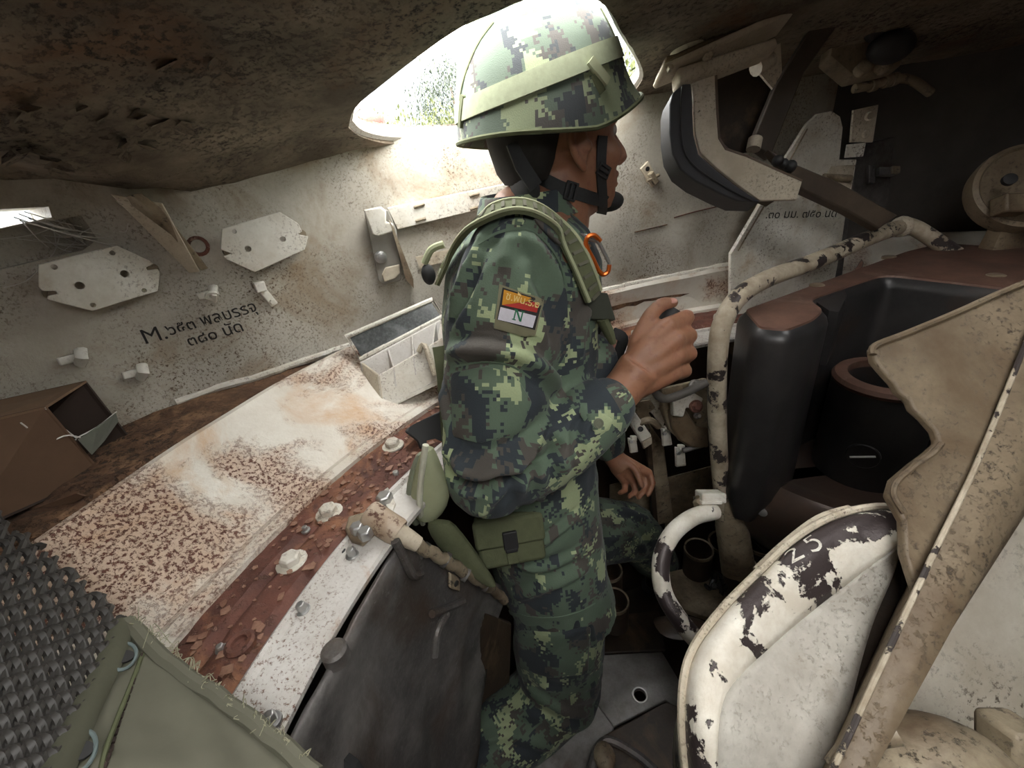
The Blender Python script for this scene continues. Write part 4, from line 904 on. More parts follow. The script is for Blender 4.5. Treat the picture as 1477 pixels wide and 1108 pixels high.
for (a, b, c, d_, y) in ((960, 690, 1030, 752, 1.0), (880, 700, 950, 762, 1.02)):
    sh = P('hull_sheet', plate([(a, b), (c, b - 18), (c, d_), (a, d_ + 14)], y, .01), M['grime'], hull, bevel=.002); P('rivet', G().ball(Yp(a + 22, d_ - 6, y - .003), .006), M['cream'], sh)
# ------------------------------------------------------------------ recoil guard: triangular plate, rounded white shield, channel
tri = E('recoil_plate', 'stained beige triangular plate with a ragged edge in front of the breech', 'plate', D(1330, 690, .47))
tp = [(1258, 500), (1300, 484), (1370, 455), (1440, 424), (1500, 400), (1500, 560), (1450, 600), (1410, 690), (1360, 800), (1326, 862), (1306, 800), (1304, 752), (1283, 715), (1290, 692), (1318, 668), (1342, 650), (1355, 638), (1350, 622), (1334, 604), (1318, 590), (1312, 576), (1298, 566), (1290, 552), (1272, 532), (1262, 520)]
ptri = plane_of(D(1258, 505, .50), D(1500, 410, .52), D(1300, 750, .44))
P('plate', G().prism([ptri(*q) for q in tp], -ptri.n * .012), M['beige'], tri, bevel=.0035, seg=3, smooth=True)
P('weld_seam', G().tube(resample([ptri(x, y, .002) for x, y in [(1356, 640), (1343, 655), (1318, 672), (1293, 694), (1287, 714), (1302, 740)]], 5), .003, 8), M['beige'], tri)
P('edge_bead', G().tube(resample([ptri(x, y, .001) for x, y in [(1258, 512), (1262, 499), (1310, 480), (1380, 451), (1440, 424), (1500, 400)]], 5), .004, 8), M['beige'], tri)
shield = E('recoil_shield', 'rounded white guard with peeling paint and the number 25 scratched on its rim', 'guard', D(1090, 1040, .42))
outer = [(996, 1150), (986, 1060), (988, 985), (1004, 935), (1045, 880), (1092, 832), (1140, 786), (1185, 756), (1232, 738), (1280, 732), (1304, 744)]
crest = [(1018, 1150), (1008, 1062), (1010, 1000), (1028, 950), (1066, 900), (1112, 856), (1156, 818), (1200, 792), (1244, 774), (1284, 764), (1304, 758)]
innr = [(1036, 1150), (1036, 1064), (1044, 1012), (1066, 978), (1100, 945), (1145, 905), (1185, 872), (1220, 845), (1256, 816), (1284, 796), (1300, 780)]
dep = [.40, .41, .425, .44, .455, .47, .48, .485, .485, .48, .475]
K = 4
def px_path(pts, ds): return [D(x, y, d) for (x, y), d in zip([(p.x, p.y) for p in resample([V((a, b, 0)) for a, b in pts], K)], rs1(ds, K))]
o1 = px_path(outer, [d + .025 for d in dep]); o2 = px_path(outer, [d + .006 for d in dep]); c1 = px_path(crest, [d - .014 for d in dep]); i1 = px_path(innr, [d - .018 for d in dep]); i2 = px_path(innr, [d - .014 for d in dep])
bk = [p + V((.02, .05, -.22)) for p in o1]
mid1 = [(a + b) / 2 - FW * .006 for a, b in zip(o2, c1)]; mid2 = [(a + b) / 2 - FW * .004 for a, b in zip(c1, i1)]
gg = G(); rows = [bk, o1, o2, mid1, c1, mid2, i1]; n = len(o1)
gg.add([p for r in rows for p in r], [(i * n + j, i * n + j + 1, (i + 1) * n + j + 1, (i + 1) * n + j) for i in range(len(rows) - 1) for j in range(n - 1)])
rim = P('rim', gg, M['peelw'], shield, angle=70, sub=1)
wa = rim.data.attributes.new('wear', 'FLOAT', 'POINT'); wv = [.9, .85, .8, 1.0, .7, .12, .0]
wa.data.foreach_set('value', [wv[r_] * (.55 + .75 * math.exp(-((j / n - .68) / .22) ** 2)) for r_ in range(len(rows)) for j in range(n)])
m = rim.modifiers.new('t', 'SOLIDIFY'); m.thickness = .004
i3 = [p for p in i1[::-1]]
facepts = [p + FW * .002 for p in i1] + [D(1256, 905, .455), D(1232, 990, .43), D(1196, 1150, .395)]
nf = len(i1); rgt = resample([D(1196, 1150, .395), D(1214, 1070, .412), D(1232, 990, .43), D(1256, 905, .455), D(1284, 835, .468), D(1300, 782, .474)], 12); rgt = [rgt[int(j * (len(rgt) - 1) / (nf - 1))] for j in range(nf)]
ff = G(); L_ = 8; ff.add([i1[j].lerp(rgt[j], l / L_) + FW * .0015 for l in range(L_ + 1) for j in range(nf)], [(l * nf + j, l * nf + j + 1, (l + 1) * nf + j + 1, (l + 1) * nf + j) for l in range(L_) for j in range(nf - 1)])
fo = P('face', ff, M['shieldface'], shield, angle=80); m = fo.modifiers.new('t', 'SOLIDIFY'); m.thickness = .006; m.offset = 0
BR = bvh_of(rim)
P('rim_edge', G().tube([p + FW * .004 for p in o2], .0042, 8), M['cream'], shield)
P('lifting_strip', G().tube(resample([D(1092, 824, .49), D(1132, 786, .50), D(1180, 750, .505), D(1226, 735, .505)], 5), .0055, 8), M['cream'], shield)
lettering('scratched_number', '25', BR, (1142, 814), (1190, 790), M['white'], shield, 1, .0012, yscale=.85, space=1.25, bold=-.012)
beam = E('guard_channel', 'long dirty cream steel channel slanting down the right side', 'beam', D(1215, 1100, .36))
la = [D(1500, 440, .50), D(1412, 658, .45), D(1341, 807, .415), D(1206, 1097, .36), D(1180, 1150, .35)]
lb = [D(1560, 600, .49), D(1477, 745, .44), D(1400, 865, .41), D(1279, 1057, .365), D(1230, 1150, .35)]
mdl = [(a * .72 + b * .28) - FW * .012 for a, b in zip(la, lb)]; mdl2 = [(a * .3 + b * .7) - FW * .012 for a, b in zip(la, lb)]
back = V((.05, .05, -.12))
P('channel', G().loft([[a, m1, m2, b, b + back, a + back] for a, m1, m2, b in zip(la, mdl, mdl2, lb)]), M['beige'], beam, angle=45)
P('chipped_edge', G().tube(resample([p - FW * .001 for p in la], 5), .0026, 8), M['peel2'], beam)
P('recess_shade_sheet', G().prism([D(1300, 745, .50), D(1430, 600, .49), D(1300, 900, .46), D(1195, 1108, .42), D(1180, 1150, .42), D(1240, 1000, .455)], FW * .02), M['brown'], beam, smooth=False)  # dark sheet in place of the shadowed recess between shield and channel
pan = E('white_side_panel', 'broad dirty white panel in the lower right corner', 'panel', D(1400, 1000, .47))
P('sheet', G().prism([D(1480, 660, .61), D(1640, 600, .63), D(1640, 1150, .54), D(1250, 1150, .51)], FW * .012), worn('mottled_white_sheet', (.62, .58, .50), (.45, .40, .32), s=8, stain=(.20, .15, .09), stain_t=(.58, .74), stain_s=7, speck=(.08, .06, .04), speck_t=(.53, .61), speck_s=110, mask_t=(.38, .62), rough=.6), pan)
dome = E('dark_dome_cover', 'grimy rounded cover at the bottom edge under the white panel', 'cover', D(1340, 1108, .40))
P('dome', G().ball(D(1345, 1140, .40), (.085, .062, .06), (RT, UP, FW), 28, 16), M['grime'], dome); P('flange', G().tube(resample([D(1205, 1110, .385), D(1240, 1070, .385), D(1290, 1056, .38)], 5), .010, 10), M['grime'], dome)
P('lug', G().box(D(1460, 1085, .40), RT * .018, UP * .03, FW * .02), M['grime'], dome, bevel=.006)
# ================================================================== front wall: ammunition bin, sight bracket, dark fittings
bin_ = E('ammunition_bin', 'white sheet metal bin with stencilled Thai ammunition count and hinges', 'bin', Yp(1150, 440, 1.05))
yb = 1.0
pb = plane_of(Yp(1055, 440, yb), Yp(1240, 330, yb + .03), Yp(1190, 165, yb + .03))
bp_ = [(1053, 470), (1054, 366), (1093, 300), (1128, 236), (1165, 178), (1180, 164), (1200, 160), (1212, 168), (1216, 184), (1211, 230), (1236, 230), (1228, 278), (1222, 302), (1220, 310), (1213, 360), (1205, 400), (1206, 470)]
front = P('front_sheet', G().prism([pb(*q) for q in bp_], -pb.n * .010), M['white'], bin_, smooth=False, bevel=.0015)
P('side_sheet', G().prism([pb(1205, 470), pb(1205, 400), pb(1222, 302), pb(1236, 232)] , -pb.n * .05), M['dark'], bin_, smooth=False)
BF = bvh_of(front)
P('fold_line', G().tube([pb(1064, 362, .001), pb(1106, 290, .001), pb(1164, 186, .001)], .0018, 6), M['grime'], bin_); P('fold_edge', G().tube([pb(1053, 368, .002), pb(1092, 302, .002), pb(1128, 236, .002)], .003, 6), M['white'], bin_)
lettering('stencilled_letters', '.๓๐ มม. ๗๕๐ นัด', BF, (1104, 315), (1205, 313), M['ink'], bin_, 1, .0008, bold=.004, yscale=.95)
P('latch_plate', G().prism([pb(1186, 258, .003), pb(1196, 240, .003), pb(1230, 238, .003), pb(1225, 268, .003), pb(1218, 280, .003)], pb.n * .003), M['cream'], bin_, bevel=.001)
P('latch_spring', G().tube([pb(1184, 256, .008), pb(1222, 258, .008)], .008, 10), M['grime'], bin_)
P('hinge_plate', G().prism([pb(1222, 206, .004), pb(1226, 160, .004), pb(1262, 152, .004), pb(1254, 206, .004)], pb.n * .005), M['cream'], bin_, bevel=.001)
P('hinge_plate', G().prism([pb(1216, 228, .002), pb(1219, 209, .002), pb(1246, 206, .002), pb(1242, 226, .002)], pb.n * .004), M['white'], bin_, bevel=.001)
for px, py in ((1247, 169), (1243, 194)): P('hinge_screw', G().lathe(pb(px, py, .009), pb.n, [(.009, 0), (.009, .003), (.007, .005), (.0001, .0052)], 14), M['cream'], bin_)
# dark fittings beyond the bin
fit = E('dark_wall_box', 'dark steel box with a small catch beyond the white bin', 'box', Yp(1280, 330, 1.12))
P('door', G().prism([Yp(1236, 210, 1.10), Yp(1300, 195, 1.14), Yp(1290, 300, 1.14), Yp(1222, 300, 1.10)], V((.02, .05, 0))), M['dark'], fit, bevel=.003)
P('catch', G().box(Yp(1278, 248, 1.09), RT * .02, UP * .010, FW * .006).box(Yp(1256, 252, 1.09), RT * .008, UP * .022, FW * .005), M['dark'], fit, bevel=.002); P('catch_lug', G().box(Yp(1290, 246, 1.085), RT * .010, UP * .009, FW * .006), M['grime'], fit, bevel=.002)
pipe = E('grease_pipe', 'short bent pipe with couplings high on the dark wall', 'pipe', Yp(1290, 120, 1.0))
P('pipe', G().tube(resample([Yp(1232, 128, 1.0), Yp(1262, 122, 1.0), Yp(1290, 114, 1.0), Yp(1315, 116, 1.0), Yp(1342, 134, 1.0)], 5), .0085, 10), M['grime'], pipe)
for px, py in ((1258, 123), (1278, 117), (1288, 115)): P('coupling', G().lathe(Yp(px - 3, py + 1, 1.0), RT + UP * .3, [(.012, 0), (.012, .012)], 12), M['grime'], pipe)
brk = E('roof_bracket', 'cream casting with black knob hanging under the dark roof', 'bracket', Yp(1280, 70, .95))
P('casting', G().prism([Yp(1195, 82, .97), Yp(1205, 40, .97), Yp(1240, 34, .97), Yp(1300, 10, .97), Yp(1310, 50, .97), Yp(1300, 95, .97), Yp(1230, 112, .97)], FW * .03), M['grime'], brk, bevel=.004)
P('knob', G().ball(Yp(1285, 68, .94), (.040, .026, .03), (RT, UP, FW)), M['black'], brk); P('knob_stem', G().tube([Yp(1225, 8, .94), Yp(1258, 50, .94), Yp(1310, 20, .95)], .012, 10), M['black'], brk)
for px, py in ((1245, 98), (1275, 95)): P('boss', G().lathe(Yp(px, py, .955), -FW, [(.012, -.01), (.012, .006), (.008, .008), (.0001, .008)], 14), M['grime'], brk)
whl = E('round_mount', 'round cream mounting disc with a hole at the right edge', 'mount', Yp(1470, 280, .90))
q = Yp(1482, 268, .86); nn = (-FW + RT * -.35 + UP * .1).normalized()
P('disc', G().lathe(q, nn, [(.085, -.03), (.088, -.008), (.086, .004), (.078, .008), (.074, .004), (.0001, .006)], 40), M['beige'], whl)
P('hole', G().lathe(Yp(1456, 259, .835), nn, [(.011, -.004), (.011, .003), (.0095, .0035), (.0001, .0034)], 18), M['black'], whl)
P('lug', G().box(Yp(1458, 296, .83), RT * .026, UP * .018, FW * .016), M['beige'], whl, bevel=.004)
P('stem', G().loft([ring(Yp(1458, 312, .86), RT, FW, .022, .02, 12, 4), ring(Yp(1440, 365, .86), RT, FW, .035, .025, 12, 4)]), M['beige'], whl)
hg = E('hatch_hinge', 'rusty hinge barrel with a pale arm outside the open hatch, at its left tip', 'hinge', Yp(535, 182, 1.12))
P('barrel', G().lathe(Yp(530, 180, 1.12), RT + UP * .1, [(.015, 0), (.019, .004), (.019, .034), (.015, .038)], 18), M['rust'], hg)
P('arm', G().tube(resample([Yp(545, 176, 1.16), Yp(532, 160, 1.17), Yp(518, 152, 1.18), Yp(505, 165, 1.17)], 4), .009, 10), M['flange'], hg)
# ------------------------------------------------------------------ sight bracket with rubber pad, upper right
sg = E('padded_sight_bracket', 'cream sight bracket with a thick black rubber pad hanging from the roof', 'bracket', Yp(1060, 200, .86))
ys = .82
def YP(pts, y): return [Yp(a, b, y) for a, b in pts]
outl = [(998, 108), (1001, 150), (1003, 192), (1010, 220), (1034, 242), (1064, 266), (1096, 289), (1149, 288)]; inl = [(1157, 262), (1120, 246), (1076, 226), (1046, 216), (1036, 200), (1033, 160), (1031, 104)]
P('face_strip', G().prism(YP(outl + inl, ys), FW * .006), M['cream'], sg, bevel=.001)
bk_ = FW * .11
inn_s = [Yp(a, b, ys) for a, b in inl]; gsh = G()
for a, b in zip(inn_s, inn_s[1:]): gsh.prism([a, b, b + bk_, a + bk_], (b - a).cross(FW).normalized() * -.004)
P('box_wall', gsh, worn('inside_shade_brown', (.12, .085, .055), (.07, .045, .03), rough=.6), sg, smooth=False)  # dark brown puts the shade inside the bracket into its walls
P('back_plate', G().prism(YP([(1034, 110), (1092, 88), (1128, 130), (1100, 215), (1060, 222), (1036, 200)], ys + .10), FW * .004), M['brown'], sg, smooth=False)
pad_o = [(985, 121), (970, 134), (966, 150), (966, 192), (970, 222), (982, 245), (1004, 262), (1040, 280), (1064, 290), (1098, 291)]; pad_i = [(1092, 287), (1062, 268), (1032, 244), (1008, 222), (1001, 194), (999, 150), (997, 120)]
P('rubber_pad', G().prism(YP(pad_o + pad_i, ys - .012), FW * .045), M['rubber'], sg, bevel=.007, seg=4)
P('pad_seam', G().tube(resample(YP([(984, 124), (982, 150), (983, 195), (990, 225), (1012, 248), (1050, 272), (1085, 290)], ys - .014), 5), .0015, 6), M['black'], sg)
P('top_clamp', G().prism(YP([(977, 97), (1120, 52), (1124, 66), (1108, 74), (1040, 100), (980, 120)], ys - .01), FW * .03), M['cream'], sg, bevel=.004)
P('rail', G().prism(YP([(955, 92), (1145, 6), (1150, 14), (1060, 56), (960, 98)], ys - .02), FW * .05), M['cream'], sg, bevel=.003); P('rail', G().prism(YP([(960, 80), (975, 76), (1145, 0), (1145, 8), (958, 92)], ys), FW * .05), M['beige'], sg, bevel=.003)
P('lump', G().ball(Yp(990, 62, ys + .02), (.028, .018, .03), (RT, UP, FW)), M['cream'], sg); P('lump', G().ball(Yp(1012, 52, ys + .02), (.016, .014, .02), (RT, UP, FW)), M['cream'], sg)
P('knob', G().tube([Yp(1090, 98, ys + .02), Yp(1112, 86, ys + .03)], [.013, .012], 12), M['cream'], sg); P('web_plate', G().prism(YP([(1076, 82), (1126, 62), (1128, 104), (1115, 128)], ys + .06), FW * .004), M['cream'], sg)
for px, py in ((1023, 82), (966, 100), (1018, 84)): P('screw', G().bolt(Yp(px, py, ys - .016), -FW, .005, .006), M['cream'], sg)
P('corner_nut', G().lathe(Yp(1088, 208, ys + .03), UP + RT * .2, [(.012, -.01), (.012, .010), (.009, .012)], 12), M['cream'], sg)
P('strut', G().prism(YP([(1194, 0), (1262, -40), (1160, 105), (1150, 130), (1112, 226), (1084, 206), (1120, 120)], ys + .07), FW * .02), worn('brown_black_strut', (.075, .058, .042), (.04, .03, .022), rough=.55), sg, bevel=.003)
P('periscope_body', G().prism(YP([(955, 70), (960, -30), (1200, -60), (1195, 0), (1060, 40), (985, 60)], ys + .06), FW * .08), M['black'], sg, bevel=.004)
bar = E('diagonal_strut', 'dark diagonal bar running from the padded bracket to the guard rail', 'bar', Yp(1220, 290, .88))
P('bar', G().prism(YP([(1108, 214), (1152, 238), (1210, 262), (1296, 310), (1268, 330), (1222, 304), (1158, 274)], .86), FW * .02), worn('dark_brown_bar', (.10, .075, .052), (.05, .037, .028), rough=.55), bar, bevel=.003)
P('bolt_row', G().ball(Yp(1140, 240, .85), .011).ball(Yp(1130, 236, .85), .009).ball(Yp(1122, 232, .85), .010), M['black'], bar)

# ================================================================== left wall fittings
def wf(px, py, hint_px=None, off=0.0):
    h, n = on(BW, px, py, off); t, _ = on(BW, px + 14, py - 3.5)
    u = (t - h); u = (u - n * u.dot(n)).normalized(); w = n.cross(u); w = w if w.z > 0 else -w
    return h, u, w, n
def octo(name, pts, holes, notches, off, t, label):
    cx, cy = sum(p[0] for p in pts) / len(pts), sum(p[1] for p in pts) / len(pts)
    h, u, w, n = wf(cx, cy); e = E(name, label, 'plate', h, 'white octagonal cover plates')
    pl = plane_of(h + n * off, h + n * off + u * .1, h + n * off + w * .1)
    o = P('plate', G().prism([pl(*q) for q in pts], -n * t), M['white'], e, smooth=False, bevel=.0012)
    for px, py, r in holes: cut(o, G().tube([pl(px, py, .01), pl(px, py, -.012)], r, 16))
    P('stand_off', G().tube([h + u * .06, h + u * .06 + n * (off - t)], .008, 10).tube([h - u * .06, h - u * .06 + n * (off - t)], .008, 10), M['grime'], e)
    return e
octo('octagonal_plate', [(55, 382), (168, 354), (216, 376), (222, 381), (211, 386), (213, 390), (228, 388), (231, 394), (228, 420), (133, 449), (68, 432), (70, 427), (84, 424), (80, 420), (62, 420), (55, 414)], [(78, 385, .0035), (162, 365, .0035), (180, 395, .0055), (115, 412, .0055), (208, 419, .0035), (134, 440, .0035)], [], .035, .005, 'larger white octagonal plate with drilled holes below the vision slot')
octo('octagonal_plate', [(320, 330), (404, 306), (430, 322), (436, 334), (430, 338), (445, 341), (440, 360), (368, 393), (326, 374), (322, 370), (334, 366), (318, 360)], [(338, 334, .0035), (408, 345, .005), (358, 359, .005), (424, 369, .003)], [], .028, .005, 'smaller rust-edged octagonal plate right of the diagonal gusset')
# diagonal gusset from the roof
def wp_(px, py):
    h, n = on(BW, px, py); c = Cyl(px, py, 1.24)
    return h if h else V((c.x, c.y, min(c.z, zroof(c.x, c.y))))
gs = E('roof_gusset', 'diagonal cream gusset plate between the roof and the wall, left of the smaller plate', 'bracket', wp_(290, 390))
a, b, c, d_ = [wp_(*q) for q in ((178, 290), (290, 390), (272, 378), (238, 300))]
nW = on(BW, 240, 340)[1]
P('gusset', G().prism([a, b, b + nW * .006, wp_(232, 302) + nW * .055, wp_(205, 280) + nW * .060, a + nW * .05], (wp_(252, 340) - wp_(232, 345)).normalized() * .012), M['grime'], gs, bevel=.002)
P('gusset_flange', G().prism([wp_(176, 280) + nW * .05, wp_(244, 292) + nW * .05, b + nW * .012, b + nW * .006 - V((.018, 0, 0))], nW * .006), M['cream'], gs, bevel=.001)
# small clips on the wall
def wclip(px, py, kind, label):
    h, u, w, n = wf(px, py); e = E('wall_clip', label, 'clip', h, 'small clips on the wall')
    if kind == 'long':
        P('strip', G().box(h + n * .004, (u * .35 - w).normalized() * .024, (u + w * .35).normalized() * .007, n * .004), M['white'], e, bevel=.002); P('head', G().box(h + n * .009 + w * .016 - u * .006, u * .009, w * .009, n * .006), M['white'], e, bevel=.002); P('screw', G().bolt(h + n * .008 - w * .015 + u * .005, n, .005, .005), M['white'], e)
    elif kind == 'latch':
        P('plate', G().box(h + n * .003, (u * .6 - w).normalized() * .026, (u + w * .6).normalized() * .011, n * .003), M['cream'], e, bevel=.001); P('tongue', G().box(h + n * .010 - w * .008 + u * .004, (u * .6 - w).normalized() * .014, (u + w * .6).normalized() * .006, n * .006), M['grime'], e, bevel=.002); P('pin', G().tube([h + n * .012 - u * .014 - w * .010, h + n * .012 + u * .018 - w * .004], .004, 8), M['grime'], e); P('hole', G().lathe(h + n * .006 + w * .013 - u * .007, n, [(.005, 0), (.005, .001), (.0001, .001)], 12), M['black'], e)
    else:
        P('foot', G().box(h + n * .003, u * .016, w * .006, n * .003), M['white'], e, bevel=.002); P('saddle', G().tube([h + n * .004 + u * .004 - w * .009, h + n * .016 + u * .008, h + n * .004 + u * .012 + w * .010], .006, 8, flat=1.4), M['white'], e)
        if kind == 'eye': P('eyelet', G().lathe(h + n * .016 + u * .006, (n - w * .8), [(.010, 0), (.010, .004), (.006, .004), (.006, 0)], 14), M['white'], e)
wclip(300, 424, 'eye', 'small eyelet clip above the black stencil at the foot of the gusset'); wclip(382, 424, 'long', 'narrow strip clip under the smaller octagonal plate')
wclip(104, 517, 'saddle', 'bent clip left of the stencil, above the carton'); wclip(193, 538, 'saddle', 'small twisted clip lowest on the wall below the stencil'); wclip(936, 252, 'latch', 'hinged metal latch on the wall in front of the face')
P('weld_scar', G().tube(resample([on(BW, x, y, .001)[0] for x, y in ((972, 314), (1000, 306), (1034, 298))], 4), .0014, 6), M['rust'], wall_left); P('weld_scar', G().tube(resample([on(BW, x, y, .001)[0] for x, y in ((915, 335), (945, 328), (962, 324))], 4), .0012, 6), M['ledge'], wall_left)
h, u, w, n = wf(286, 355); P('lifting_socket', G().lathe(h, n, [(.016, -.002), (.016, .004), (.011, .005), (.010, -.001)], 16), M['rust'], wall_left)
# stencil
lettering('stencilled_letters', 'M.', BW, (211, 496), (243, 488), M['ink'], wall_left, 1, .0012, bold=0.0, yscale=1.0); lettering('stencilled_letters', '๖๕๓ พลบรรจุ', BW, (244, 484), (371, 448), M['ink'], wall_left, 1, .0012, bold=.007, yscale=1.05)
lettering('stencilled_letters', '๓๘๐ นัด', BW, (274, 499), (352, 477), M['ink'], wall_left, 1, .0012, bold=.007, yscale=1.0)
# slotted rack rail and end bracket
h, u, w, n = wf(600, 320); RK = E('slotted_rack', 'white slotted rail and folded end bracket on the wall behind the shoulder', 'rack', h)
pr = plane_of(h + n * .02, h + n * .02 + u * .1, h + n * .02 + w * .1)
P('rail', G().prism([pr(*q) for q in ((560, 303), (712, 270), (760, 262), (762, 288), (700, 300), (574, 331))], -n * .004), M['white'], RK, smooth=False, bevel=.001)
P('rail_lip', G().prism([pr(560, 303), pr(760, 262), pr(760, 262) - n * .02, pr(560, 303) - n * .02], V((0, 0, .003))), M['white'], RK, smooth=False)
for (x0, y0), (x1, y1) in (((597, 299), (612, 294)), ((599, 319), (614, 315)), ((677, 283), (691, 279)), ((678, 302), (692, 298))): P('slot', G().tube([pr(x0, y0, .0015), pr(x1, y1, .0015)], .0028, 8), M['grime'], RK)
BR_ = bvh_of(bpy.data.objects['rail.002'] if 'rail.002' in bpy.data.objects else [o for o in RK.children if o.name.startswith('rail')][0])
P('lower_rail', G().prism([pr(x, y, -.008) for x, y in ((600, 372), (690, 352), (692, 366), (606, 388))], -n * .004), M['cream'], RK, smooth=False)
pe = plane_of(h + n * .045, h + n * .045 + u * .1, h + n * .045 + w * .1)
P('end_bracket', G().prism([pr(x, y, .004) for x, y in ((526, 310), (533, 303), (560, 303), (572, 332), (578, 382), (578, 404), (553, 410), (546, 404))], -n * .014), worn('grey_bracket_paint', (.34, .33, .30), (.22, .20, .17), rough=.55), RK, smooth=False, bevel=.002)
P('folded_tab', G().prism([pe(x, y) for x, y in ((524, 303), (549, 298), (557, 304), (557, 320), (567, 322), (568, 334), (545, 342), (537, 338))], -n * .006), M['white'], RK, bevel=.003, seg=3)
P('folded_tab', G().prism([pe(x, y, -.012) for x, y in ((551, 398), (556, 388), (577, 383), (578, 396), (570, 404), (555, 409))], -n * .005), M['cream'], RK, bevel=.002)
P('side_fin', G().prism([pe(561, 318), pe(566, 325), pe(596, 402), pe(597, 416), pe(586, 404), pe(568, 340)], -n * .040), M['grime'], RK, smooth=False)
q = pr(549, 370, .006); P('stud', G().lathe(q, n, [(.012, 0), (.012, .004), (.008, .005), (.006, .010), (.0001, .011)], 18), M['steel'], RK)
# open hinged tray box sitting on the slope
TB = E('ammunition_tray', 'open white tray with raised glass-framed lid on the rusty slope', 'tray', Zp(560, 590, 1.15))
fr = [Yp(x, y, .80) for x, y in ((545, 540), (552, 593), (640, 545), (632, 492))]
f0, f1, f2, f3 = Yp(546, 543, .76), Yp(552, 594, .72), Yp(650, 546, .76), Yp(640, 488, .80)
b0, b1, b3 = Yp(521, 524, .80), Yp(529, 578, .77), Yp(636, 462, .86)
dn = (f1 - f0)
P('front_panel', G().prism([f0, f1, f2, f3], (b0 - f0).normalized() * .004), M['white'], TB, smooth=False, bevel=.001)
P('end_panel', G().prism([b0, b1, f1, f0], (f3 - f0).normalized() * .004), M['cream'], TB, smooth=False, bevel=.001)
P('back_panel', G().prism([b0, b1, b1 + (f2 - f1), b3], (f0 - b0).normalized() * -.004), M['flange'], TB, smooth=False)
for k in (.22, .52, .82):
    a, b = f0.lerp(f3, k), b0.lerp(b3, k + .10); P('divider', G().prism([a, b, b + dn * .55, a + dn * .55], (f3 - f0).normalized() * .003), M['flange'], TB, smooth=False)
P('floor_sheet', G().prism([f1.lerp(f0, .12), f2.lerp(f3, .12), b1 + (f2 - f1) + (f0 - f1) * .12, b1.lerp(b0, .12)], V((0, 0, -.003))), M['flange'], TB, smooth=False)
l0, l1, l2, l3 = Yp(499, 486, .83), Yp(519, 519, .81), Yp(640, 456, .87), Yp(624, 432, .89)
ln = (l1 - l0).cross(l3 - l0).normalized(); ln = ln if ln.dot(EYE - l0) > 0 else -ln
lid = P('lid_frame', G().tube([l0, l1, l2, l3], .0055, 8, close=True), M['white'], TB); P('lid_glass', G().prism([l0.lerp(l2, .03), l1.lerp(l3, .03), l2.lerp(l0, .03), l3.lerp(l1, .03)], -ln * .004), worn('dusty_dark_glass', (.05, .055, .055), (.20, .21, .21), s=16, b_t=(.5, .8), rough=.25), lid, smooth=False)
P('hinge', G().tube([l1.lerp(l2, .05), l1.lerp(l2, .30)], .006, 8).tube([l1.lerp(l2, .38), l1.lerp(l2, .8)], .005, 8), M['white'], TB)
P('catch', G().tube(resample([f0.lerp(f3, .62) + FW * -.006, f0.lerp(f3, .72) - FW * .010 + UP * .006, f1.lerp(f2, .78) + UP * .02 - FW * .01], 4), .0055, 8), M['cream'], TB)
blk = E('black_lap_box', 'black plastic box corner behind the hip, on the ring', 'box', Yp(600, 620, .68))
P('box', G().prism([Yp(580, 622, .60), Yp(597, 612, .62), Yp(650, 585, .64), Yp(650, 680, .60), Yp(606, 655, .59), Yp(600, 637, .59)], FW * .03), M['black'], blk, bevel=.006, seg=3)

# ================================================================== ring lock, basket wall and cable
lk = E('turret_lock_lever', 'rusty cream pipe lever bolted to the ring flange', 'lever', Zp(535, 745, 1.10))
p0, p1, p2, p3 = Zp(531, 740, 1.118), Zp(560, 758, 1.105), Zp(590, 778, 1.085), Zp(604, 786, 1.075)
P('socket', G().lathe(p0, (p2 - p0), [(.0135, -.002), (.017, 0), (.0185, .004), (.0185, .045), (.017, .05)], 22, cap=True), worn('rusty_cream_socket', (.50, .42, .33), (.34, .24, .16), s=18, speck=RUST, speck_t=(.52, .58), mask_t=(.35, .55), rough=.6), lk)
P('socket_mouth', G().lathe(p0 - (p2 - p0).normalized() * .0022, (p2 - p0), [(.0001, 0), (.012, 0), (.012, .001)], 18), M['ledge'], lk)
P('lever', G().tube([p1, p2, p3], [.013, .012, .010], 14), M['cream'], lk)
q = Zp(520, 772, 1.098); P('base_lug', G().prism([Zp(x, y, 1.098) for x, y in ((500, 770), (505, 752), (530, 745), (545, 770), (525, 790), (508, 785))], (0, 0, .010)), M['grime'], lk, bevel=.003)
for px, py in ((517, 766), (528, 773)): P('nut', G().bolt(Zp(px, py, 1.108), (0, 0, 1), .0095, .011), M['steel'], lk, bevel=.0008)
P('nut', G().bolt(Zp(556, 722, 1.095), (0, 0, 1), .012, .012), M['steel'], lk, bevel=.001); P('lug_plate', G().prism([Zp(x, y, 1.09) for x, y in ((545, 715), (560, 705), (572, 730), (566, 745))], (0, 0, .006)), M['white'], lk, bevel=.001)
bw = E('basket_wall_panel', 'scuffed black curved sheet of the turret basket below the ring', 'panel', Cyl(560, 1000, .79))
def sheet(rows, cols, fn, t): # grid sheet with thickness
    g = G(); n = cols + 1; fr_ = [fn(i / rows, j / cols) for i in range(rows + 1) for j in range(n)]
    g.add(fr_, [(i * n + j, i * n + j + 1, (i + 1) * n + j + 1, (i + 1) * n + j) for i in range(rows) for j in range(cols)]); return g
LFT = [(575, 768), (505, 870), (450, 985), (400, 1150)]; RGT = [(722, 852), (745, 905), (735, 985), (700, 1040), (690, 1150)]
